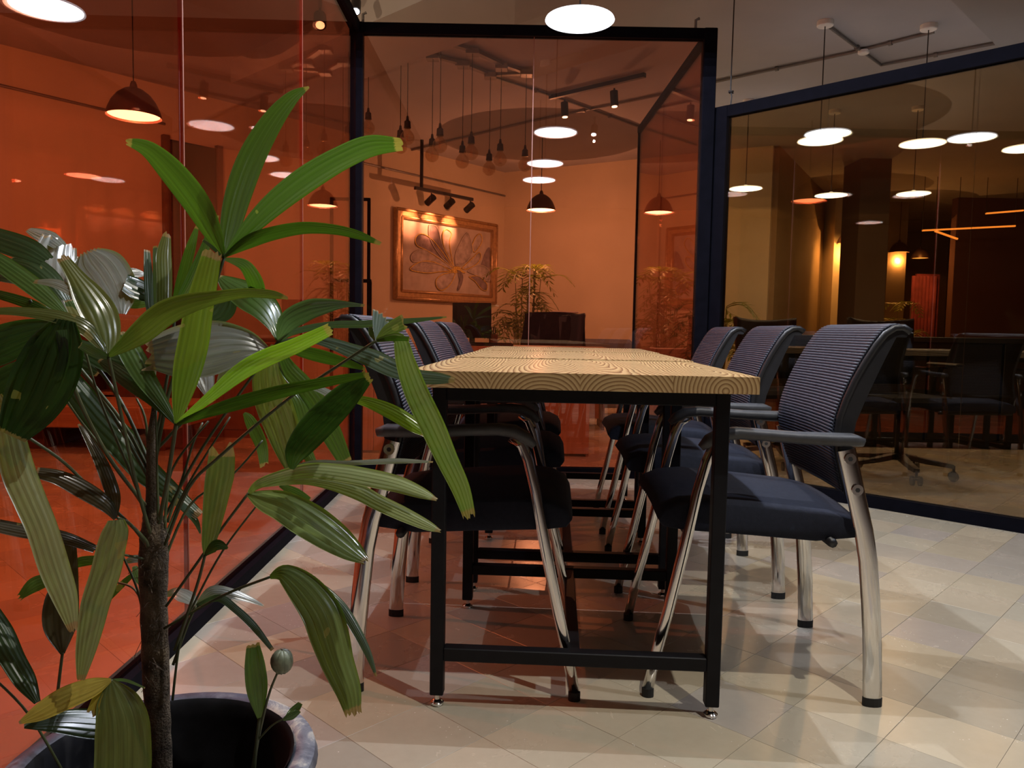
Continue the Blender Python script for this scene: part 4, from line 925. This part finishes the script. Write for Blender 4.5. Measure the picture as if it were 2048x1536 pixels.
# ================================================================== hanging bulbs
r0 = None; heads = [((816, 105), (815, 275)), ((882, 85), (880, 291)), ((945, 105), (943, 306)), ((1003, 135), (1000, 319)), ((1053, 147), (1048, 330)),
                    ((802, 115), (804, 293)), ((866, 115), (862, 310)), ((927, 130), (923, 323)), ((981, 152), (979, 338)), ((737, 140), (734, 256))]
rail = empty('bulb_rail', atz(930, 120, CEIL-.02)); tag(rail, 'dark metal ceiling rails carrying the hanging globe bulbs', 'ceiling rail')
for pts in ([(882, 82), (945, 100), (1003, 128), (1056, 146)], [(816, 100), (866, 112), (927, 127), (981, 149)], [(816, 100), (882, 82)], [(981, 150), (1056, 146)]):
    MB().sweep([atz(x, y, CEIL-.025) for x, y in pts], [(-.022, -.012), (.022, -.012), (.022, .012), (-.022, .012)]).build('rail', M['conduit'], rail)
for (tx, ty), b in heads[:9]:
    MB().bbox(-.05, .05, -.05, .05, -.02, .02, .004).build('junction_box', M['conduit'], rail, False, atz(tx, ty, CEIL-.04))
for ch in rail.children: rel(ch, rail)
places = ['farthest left but one, front row', 'second of the front row', 'third of the front row', 'fourth of the front row', 'rightmost', 'first of the back row', 'second of the back row', 'third of the back row', 'lowest, back row', 'nearest the corner post']
def make_bulb():
    r = empty('hanging_bulb')
    smooth_angle(MB().lathe([(0, -.055), (.018, -.052), (.036, -.042), (.050, -.024), (.055, 0), (.051, .02), (.038, .040), (.024, .054), (.019, .07), (.019, .085)], 20).build('globe', M['bulb_glass'], r), 80)
    smooth_angle(MB().lathe([(0, .16), (.008, .16), (.012, .13), (.024, .12), (.026, .085), (.028, .07), (.020, .068), (0, .068)], 16).build('socket', M['socket'], r))
    MB().tube([(.010*math.cos(a), .010*math.sin(a), -.03+.06*i/24) for i, a in enumerate([k*.9 for k in range(24)])], .0012, 4).build('filament', M['filament'], r)
    MB().tube([(0, 0, .15), (0, 0, 1)], .003, 5).build('cord', M['cord'], r)
    return r
b0_ = make_bulb()
for i, (t, b) in enumerate(heads):
    tp = atz(t[0], t[1], CEIL-.05); c = at(b[0], b[1], tp.y)
    o = b0_ if i == 0 else copy_tree(b0_)
    o.location = (tp.x, tp.y, c.z)
    for ch in o.children:
        if ch.name.startswith('cord') and i:
            ch.data = ch.data.copy()
    for ch in o.children:
        if ch.name.startswith('cord'): CORD = ch
    for v in CORD.data.vertices:
        if v.co.z > .5: v.co.z = CEIL-.05-c.z
    tag(o, 'clear globe bulb on a dark cord behind red glass, '+places[i], 'light bulb', 'globe bulbs hanging from the ceiling rails')
# ================================================================== indoor palms
def make_palm(name, P, label, stems, seed, h=1.55, potr=.16, lush=True, leafcol=(.20, .20, .045)):
    rnd = random.Random(seed); r = empty(name, P); tag(r, label, 'potted plant')
    smooth_angle(MB().lathe([(0, 0), (potr*.75, 0), (potr, .28), (potr*1.06, .28), (potr*1.06, .31), (potr*.95, .31), (potr*.9, .25), (0, .25)], 24).build('pot', M['terracotta'], r))
    def frond(base, top, a, ln, droop):
        mb = MB(); d = Vector((math.cos(a), math.sin(a), 0)); pts = [top+d*(ln*t)+Vector((0, 0, .28*ln*math.sin(t*2.2)-droop*ln*t*t)) for t in [k/8 for k in range(9)]]
        mb.tube([base]+[base.lerp(top, .5)]+pts, [.006, .005]+[.004*(1-k/9)+.001 for k in range(9)], 4)
        for k in range(1, 9):
            t = (pts[k]-pts[k-1]).normalized(); sd = t.cross(Vector((0, 0, 1))).normalized()
            for s in (-1, 1):
                l = ln*.42*math.sin(math.pi*(.18+.74*k/9)); p = pts[k]; q = p+(sd*s*.8+t*.65).normalized()*l+Vector((0, 0, -.12*l)); m_ = p.lerp(q, .45); wv = t*.018
                mb.add([p, m_+wv, q, m_-wv], [(0, 1, 2, 3)])
        o = mb.build('frond', M['leaf_far'], r, False, fix=False); o.color = (*leafcol, 1)
    for i in range(stems):
        a = rnd.uniform(0, 6.28); b = Vector((math.cos(a)*potr*.5, math.sin(a)*potr*.5, .27)); hh = h*rnd.uniform(.55, 1.0); top = Vector((b.x*1.8+rnd.uniform(-.1, .1), b.y*1.8+rnd.uniform(-.1, .1), hh))
        for k in range(3): frond(b, top, a+rnd.uniform(-1.1, 1.1)+k*2.0, rnd.uniform(.26, .40), rnd.uniform(.3, .8))
    if lush:
        for i in range(34):
            a = rnd.uniform(0, 6.28); b = Vector((math.cos(a)*potr*.6, math.sin(a)*potr*.6, .27)); frond(b, b+Vector((b.x*.5, b.y*.5, rnd.uniform(.30, .85))), a, rnd.uniform(.28, .42), rnd.uniform(.4, .9))
    return r
pb = at(1050, 700, 8.9); make_palm('bamboo_palm', (pb.x, pb.y, 0), 'tall feathery palm in the office below the dome pendant', 9, 5, 1.60)
# ================================================================== reception desk and things on it
DK = empty('reception_desk', (-.35, 5.45, 0)); tag(DK, 'wooden reception desk with a vertical-board front, behind the red glass', 'desk')
X0, X1, Y0, Y1 = -1.12, .52, 5.10, 5.78
k = X0
while k < X1-.01:
    w_ = min(.205, X1-k); MB().bbox(k+.002, k+w_-.002, Y0, Y0+.02, .02, .69, .002).build('front_board', M['desk_wood'], DK); k += .205
MB().bbox(X0-.02, X1+.02, Y0-.03, Y1, .69, .725, .003).build('desk_top', M['desk_wood'], DK)
MB().bbox(X0, X0+.02, Y0+.02, Y1-.02, 0, .69, .002).build('side_panel', M['desk_wood'], DK); MB().bbox(X1-.02, X1, Y0+.02, Y1-.02, 0, .69, .002).build('side_panel', M['desk_wood'], DK)
for ch in DK.children: rel(ch, DK)
D2 = empty('side_desk', (1.0, 6.2, 0)); tag(D2, 'low dark wooden desk end showing right of the jacket-draped chair', 'desk')
a = at(1060, 690, 6.3); b = at(1217, 690, 6.3)
MB().bbox(.16, .80, 6.5, 6.95, .66, .70, .003).build('desk_top', M['dark_wood'], D2)
for i in range(3): MB().bbox(.42+.11*i, .52+.11*i, 6.52, 6.55, .10, .66, .002).build('panel_board', M['desk_wood'], D2)
MB().bbox(.17, .19, 6.52, 6.93, 0, .66, .002).build('side_panel', M['dark_wood'], D2); MB().bbox(.77, .79, 6.52, 6.93, 0, .66, .002).build('side_panel', M['dark_wood'], D2)
for ch in D2.children: rel(ch, D2)
# monitor seen from behind the table
mn = empty('monitor', at(943, 683, 5.55)); mn.location.z = .725; mn.rotation_euler.z = math.radians(-12); tag(mn, 'black flat computer monitor standing on the reception desk', 'monitor')
MB().bbox(-.142, .142, -.012, .012, .05, .30, .004).build('housing', M['screen'], mn); MB().bbox(-.132, .132, -.0135, -.0118, .062, .29, .0005).build('screen', M['screen'], mn)
MB().bbox(-.02, .02, .008, .022, .0, .12, .003).build('neck', M['black_plastic'], mn); MB().bbox(-.09, .09, -.05, .09, 0, .008, .002).build('foot', M['black_plastic'], mn)
kb = MB().bbox(-.16, .16, -.06, .06, 0, .018, .003).build('keyboard', M['black_plastic'], None, False, (mn.location.x+.14, 5.33, .725)); tag(kb, 'black keyboard lying before the monitor on the reception desk', 'keyboard')
for rr_ in range(4): MB().bbox(-.15, .15, -.05+rr_*.027, -.03+rr_*.027, .018, .022, .001).build('key_row', M['screen'], kb)
cal = empty('desk_calendar', at(803, 668, 5.5)); cal.location.z = .725; tag(cal, 'small orange upright card standing on the left of the reception desk', 'card')
MB().bbox(-.045, .045, -.002, .002, 0, .15, .0008).build('front_sheet', M['paper'], cal); MB().prism([(-.0, 0), (.05, 0), (0, .14)], (-.04, .004, 0), (0, 1, 0), (0, 0, 1), (1, 0, 0), .003).build('back_strut', M['paper'], cal)
cup = empty('cup', (at(770, 680, 5.6).x, 5.5, .725)); tag(cup, 'small pale cup on the reception desk next to the corner post', 'cup')
smooth_angle(MB().lathe([(0, 0), (.026, 0), (.034, .09), (.031, .09), (.024, .006), (0, .006)], 20).build('cup_body', M['paper'], cup))
MB().tube([(.034+.02*math.sin(t), 0, .045+.025*math.cos(t)) for t in [k*math.pi/8 for k in range(9)]], .004, 6).build('cup_handle', M['paper'], cup)
pc = empty('pen_pot', (at(940, 690, 5.65).x+.17, 5.62, .725)); tag(pc, 'small dark pen pot beside the monitor on the reception desk', 'pen pot')
smooth_angle(MB().lathe([(0, 0), (.03, 0), (.034, .08), (.031, .08), (.027, .005), (0, .005)], 16).build('pot_body', M['dark_wood'], pc))
for i in range(3): MB().tube([(.01*i-.01, 0, .006), (.016*i-.016, .01, .13)], .004, 6).build('pen', M['black_plastic'], pc)
# office chair with jacket
def swivel(name, P, rz, label, jacket=False, h=.96, group=None):
    r = empty(name, P, rz); tag(r, label, 'office chair', group)
    for i in range(5):
        a = i*2*math.pi/5; e = Vector((.29*math.cos(a), .29*math.sin(a), .085))
        l = MB().sweep([(0, 0, .13), e*.5+Vector((0, 0, .06)), e], [(-.02, -.014), (.02, -.014), (.02, .014), (-.02, .014)], scales=[1.2, 1, .8]).build('base_arm', M['black_plastic'], r)
        for s in (-1, 1):
            c = Vector((e.x, e.y, .028))+Vector((-math.sin(a), math.cos(a), 0))*.014*s
            MB().sweep([c, c+Vector((-math.sin(a), math.cos(a), 0))*.014*s], [(.028*math.cos(t*math.pi/7), .028*math.sin(t*math.pi/7)) for t in range(14)]).build('caster', M['black_plastic'], l)
        MB().tube([(e.x, e.y, .03), (e.x, e.y, .09)], .008, 6).build('caster_stem', M['black_plastic'], l)
    MB().tube([(0, 0, .10), (0, 0, .42)], .026, 12).build('gas_lift', M['black_plastic'], r, True)
    MB().bbox(-.24, .24, -.23, .24, .42, .49, .025).build('seat', M['seat_fabric'], r)
    bk = MB(); vs = []; nx = 9
    zs = [.54, .60, .68, .76, .84, .90, h-.02, h]
    for z in zs:
        for i in range(nx):
            x = -1+2*i/(nx-1); t = (z-.54)/(h-.54); vs.append((x*(.23-.03*(1-t)), -.24-.05*t+.05*x*x*1.0, z+.02*x*x*(t > .9)))
    fs = [(j*nx+i, j*nx+i+1, (j+1)*nx+i+1, (j+1)*nx+i) for j in range(len(zs)-1) for i in range(nx-1)]
    b = bk.add(vs, fs).build('backrest', M['mesh_fabric'], r, True); md = b.modifiers.new('t', 'SOLIDIFY'); md.thickness = .025
    MB().sweep([(0, -.02, .43), (0, -.24, .44), (0, -.31, .55), (0, -.32, .72)], [(-.03, -.01), (.03, -.01), (.03, .01), (-.03, .01)], side=(1, 0, 0)).build('back_support', M['black_plastic'], r)
    for s in (-1, 1):
        MB().sweep([(s*.25, -.05, .46), (s*.27, -.03, .60), (s*.27, .0, .66)], [(-.012, -.02), (.012, -.02), (.012, .02), (-.012, .02)], side=(1, 0, 0)).build('arm_post', M['black_plastic'], r)
        MB().bbox(s*.27-.03, s*.27+.03, -.12, .14, .66, .685, .008).build('arm_pad', M['black_plastic'], r)
    return r
oc = at(1112, 690, 5.95); swivel('office_chair', (oc.x, 6.05, 0), math.radians(175), 'swivel office chair behind the red glass with a dark jacket over its back')
jk = MB(); vs = []; nx = 13; zs = [.99, .985, .94, .86, .76, .66, .58]
for s in (1, -1):
    base = len(vs)
    for k_, z in enumerate(zs):
        for i in range(nx):
            x = -1+2*i/(nx-1); t = (1.0-z)/.4; wv = .012*math.sin(i*1.7+k_*.8)
            vs.append((oc.x+x*(.245+.03*t)+wv, 6.05+.285+s*(.02+.035*min(1, t*2))+wv-.03*x*x, z-.02*x*x*(k_ < 2)+.015*math.sin(i*1.1)*(k_ == len(zs)-1)))
fs = []
for b_ in (0, len(zs)*nx): fs += [(b_+j*nx+i, b_+j*nx+i+1, b_+(j+1)*nx+i+1, b_+(j+1)*nx+i) for j in range(len(zs)-1) for i in range(nx-1)]
fs += [(i, i+1, len(zs)*nx+i+1, len(zs)*nx+i) for i in range(nx-1)]
jo = jk.add(vs, fs).build('jacket', M['jacket'], None, True); tag(jo, 'dark jacket draped over the back of the swivel office chair', 'jacket')
MB().bbox(oc.x-.02, oc.x+.2, 6.33, 6.40, .985, .995, .002).build('paper_collar', M['paper'], jo)
# sofa by the back wall
so = at(1216, 690, 7.6); r = empty('sofa', (so.x, 7.7, 0)); tag(r, 'low grey upholstered sofa against the office back wall', 'sofa'); 
MB().bbox(-.30, .30, -.30, .30, .10, .42, .03).build('seat_cushion', M['sofa'], r); MB().bbox(-.30, .30, .18, .34, .42, .76, .04).build('back_cushion', M['sofa'], r)
for s in (-1, 1):
    MB().bbox(s*.33-.06, s*.33+.06, -.30, .34, .10, .60, .03).build('arm', M['sofa'], r)
    for yy in (-.25, .28): MB().tube([(s*.3, yy, 0), (s*.3, yy, .1)], .018, 8).build('foot', M['dark_wood'], r)
# black tube stand behind the corner post
st = at(737, 620, 6.3); r = empty('tube_frame', (st.x, 6.3, 0)); tag(r, 'tall thin black metal frame standing just right of the corner post', 'metal frame')
zt_ = at(737, 396, 6.3).z; zm = at(737, 562, 6.3).z
MB().bbox(-.012, .012, -.012, .012, 0, zt_, .002).build('upright', M['black_frame'], r); MB().bbox(-.30, .0, -.012, .012, zt_-.024, zt_, .002).build('top_bar', M['black_frame'], r)
MB().bbox(-.012-.30, .012-.30, -.012, .012, 0, zt_, .002).build('upright', M['black_frame'], r); MB().bbox(-.30, .02, -.018, .018, zm-.014, zm+.014, .002).build('middle_bar', M['black_frame'], r)
MB().bbox(.006, .024, -.014, .014, .2, zm, .002).build('thick_upright', M['black_frame'], r)
# dark doorway in the left wall
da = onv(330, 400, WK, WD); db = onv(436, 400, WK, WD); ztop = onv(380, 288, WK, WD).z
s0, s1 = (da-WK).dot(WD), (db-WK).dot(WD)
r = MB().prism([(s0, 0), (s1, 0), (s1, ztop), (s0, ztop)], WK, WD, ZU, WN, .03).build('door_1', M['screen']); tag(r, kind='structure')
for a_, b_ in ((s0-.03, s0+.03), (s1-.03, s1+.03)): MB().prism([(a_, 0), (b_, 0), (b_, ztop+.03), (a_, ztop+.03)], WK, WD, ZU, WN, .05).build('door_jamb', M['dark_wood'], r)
# wooden bench and cabinet behind the left glass
bl = atz(45, 905, 0); br_ = atz(400, 890, 0)
r = empty('bench', (-2.7, 5.2, 0)); tag(r, 'low thick wooden bench behind the left red glass', 'bench')
MB().bbox(-3.35, -2.15, 4.92, 5.6, .16, .30, .006).build('bench_top', M['bench_wood'], r)
for x in (-3.2, -2.4): MB().bbox(x, x+.12, 5.05, 5.5, 0, .16, .004).build('bench_leg', M['dark_wood'], r)
for ch in r.children: rel(ch, r)
r = empty('cabinet', (-2.75, 6.2, 0)); tag(r, 'dark red wooden cabinet with an open shelf, behind the low bench', 'cabinet')
MB().bbox(-3.9, -1.75, 6.0, 6.02, 0, .72, .003).build('back_board', M['dark_wood'], r); MB().bbox(-3.9, -1.75, 5.7, 6.05, .70, .74, .004).build('cabinet_top', M['dark_wood'], r)
MB().bbox(-3.9, -1.75, 5.7, 6.0, .0, .06, .003).build('plinth', M['dark_wood'], r)
for x in (-3.9, -3.2, -2.95, -2.3, -1.79): MB().bbox(x, x+.04, 5.7, 6.0, .06, .70, .003).build('divider', M['dark_wood'], r)
for x0_, x1_ in ((-3.86, -3.2), (-2.91, -2.3), (-2.26, -1.79)):
    d_ = MB().bbox(x0_+.004, x1_-.004, 5.685, 5.70, .065, .695, .002).build('cabinet_door', M['dark_wood'], r); MB().tube([(x1_-.05, 5.675, .34), (x1_-.05, 5.675, .42)], .006, 6).build('handle', M['chrome'], d_)
for z in (.30, .52): MB().bbox(-3.16, -2.95, 5.72, 5.99, z, z+.02, .002).build('shelf', M['desk_wood'], r)
for ch in r.children: rel(ch, r)
# ================================================================== beyond the amber glass
for x, y, rz, lb in ((1.74, 5.0, 0.5, 'swivel chair behind the amber glass, left of the pair with curved back'), (2.33, 4.6, .55, 'swivel chair behind the amber glass, right of the pair with curved back')):
    swivel('office_chair', (x, y, 0), math.radians(190)-rz*0, lb, group='swivel chairs behind the amber glass', h=.93)
r = empty('counter', (3.2, 5.95, 0)); tag(r, 'long low black counter behind the amber glass and swivel chairs', 'counter')  # added dark block, keeps the space behind the amber panes dark
MB().bbox(-1.25, 2.2, -.2, .3, .80, .84, .004).build('counter_top', M['dark_counter'], r)
for i in range(6): MB().bbox(-1.2+.56*i, -1.2+.56*i+.54, -.17, .28, .06, .80, .004).build('counter_front', M['dark_counter'], r)
MB().bbox(-1.2, 2.15, -.13, .28, 0, .06, .002).build('plinth', M['dark_counter'], r)
def slab(name, x0, x1, yb, yt, Y, mat, label, cat, th=.2, floor=True):
    a = at(x0, yb, Y); b = at(x1, yb, Y); z0 = 0 if floor else at((x0+x1)/2, yb, Y).z; z1 = CEIL if yt is None else at((x0+x1)/2, yt, Y).z
    o = MB().bbox(a.x, b.x, Y, Y+th, z0, z1, .005).build(name, M[mat]); tag(o, label, cat); return o
slab('trim_3', 1655, 1702, 760, None, 11.5, 'wall_cream', None, None, .5)['kind'] = 'structure'
slab('trim_4', 1702, 1762, 760, None, 9.5, 'wall_dark', None, None, .5)['kind'] = 'structure'
slab('wall_far_left', 1530, 1655, 760, None, 13.0, 'wall_brown', None, None, .15)['kind'] = 'structure'
slab('wall_far_right', 1762, 1800, 760, None, 12.5, 'wall_brown', None, None, .15)['kind'] = 'structure'
slab('wall_far_end', 1895, 2300, 760, None, 12.0, 'wall_maroon', None, None, .15)['kind'] = 'structure'
def picture(x0, x1, yt, yb, Y, label):
    a = at(x0, yb, Y); b = at(x1, yt, Y); r = empty('leaf_picture', ((a.x+b.x)/2, Y, a.z)); tag(r, label, 'picture', 'leaf pictures in the far room')
    w_, h_ = (b.x-a.x)/2, b.z-a.z
    MB().bbox(-w_, w_, -.02, .0, 0, h_, .003).build('picture_panel', M['picture_tan'], r)
    for q_ in ((-w_, -w_+.03, 0, h_), (w_-.03, w_, 0, h_), (-w_, w_, 0, .03), (-w_, w_, h_-.03, h_)): MB().bbox(q_[0], q_[1], -.045, -.02, q_[2], q_[3], .003).build('frame_side', M['dark_wood'], r)
    rnd = random.Random(3)
    for i in range(9):
        u = -w_+.1+2*(w_-.1)*i/9; mb = MB(); p = Vector((u, -.024, .1+.04*i)); q = p+Vector((.32*w_*2, 0, h_*.4)); m_ = p.lerp(q, .5); mb.add([p, m_+Vector((.03, -.002, -.02)), q, m_+Vector((-.03, -.002, .02))], [(0, 1, 2, 3)]); mb.build('painted_leaf', M['dark_wood'], r)
picture(1592, 1622, 508, 700, 12.99, 'tall framed picture of slanting leaves in the far room, left'); picture(1686, 1700, 502, 720, 11.49, 'narrow framed picture on the bright pillar in the far room')
o = slab('curtain_panel', 1825, 1872, 700, 548, 13.5, 'curtain', 'dark red curtain hanging in the far lit doorway', 'curtain', .05)
for i in range(7):
    a = at(1825+i*7, 620, 13.45); MB().tube([(a.x, 13.46, .02), (a.x, 13.46, o.dimensions.z*.98 if o.dimensions.z else 1.9)], .035, 8).build('fold', M['curtain'], o, True)
make_palm('bamboo_palm', (at(1815, 690, 11.8).x, 11.8, 0), 'orange-lit palm in the far doorway behind the amber glass', 5, 9, 1.5, .15, False)
make_palm('bamboo_palm', (at(1448, 690, 7.0).x, 7.4, 0), 'dim palm behind the amber glass, next to its left post', 4, 4, 1.2, .14, True)
light('far_glow', 'SPOT', (at(1805, 500, 13.2).x, 12.6, 2.6), 60, (1, .5, .15), (at(1805, 500, 13.2).x, 13.6, .9), None, 100, .8, .05)
light('pillar_glow', 'SPOT', (at(1690, 470, 10.8).x, 10.9, 2.5), 90, (1, .55, .2), (at(1680, 600, 11.5).x, 11.6, 1.2), None, 90, .8, .05)
for pts, lb in (([(1845, 461), (2030, 452)], 'long thin glowing light bar in the far room'), ([(1870, 462), (1915, 478)], 'short slanting glowing light bar under the long bar'), ([(1972, 427), (2046, 421)], 'glowing light bar on the ceiling panel at the right edge')):
    P = [at(x, y, 10.5) for x, y in pts]; o = MB().sweep(P, [(-.016, -.010), (.016, -.010), (.016, .010), (-.016, .010)]).build('light_bar', M['emit_bar']); tag(o, lb, 'light bar', 'light bars in the far room')
    for p in P: MB().tube([p, (p.x, p.y, CEIL)], .004, 5).build('suspension_wire', M['cord'], o)
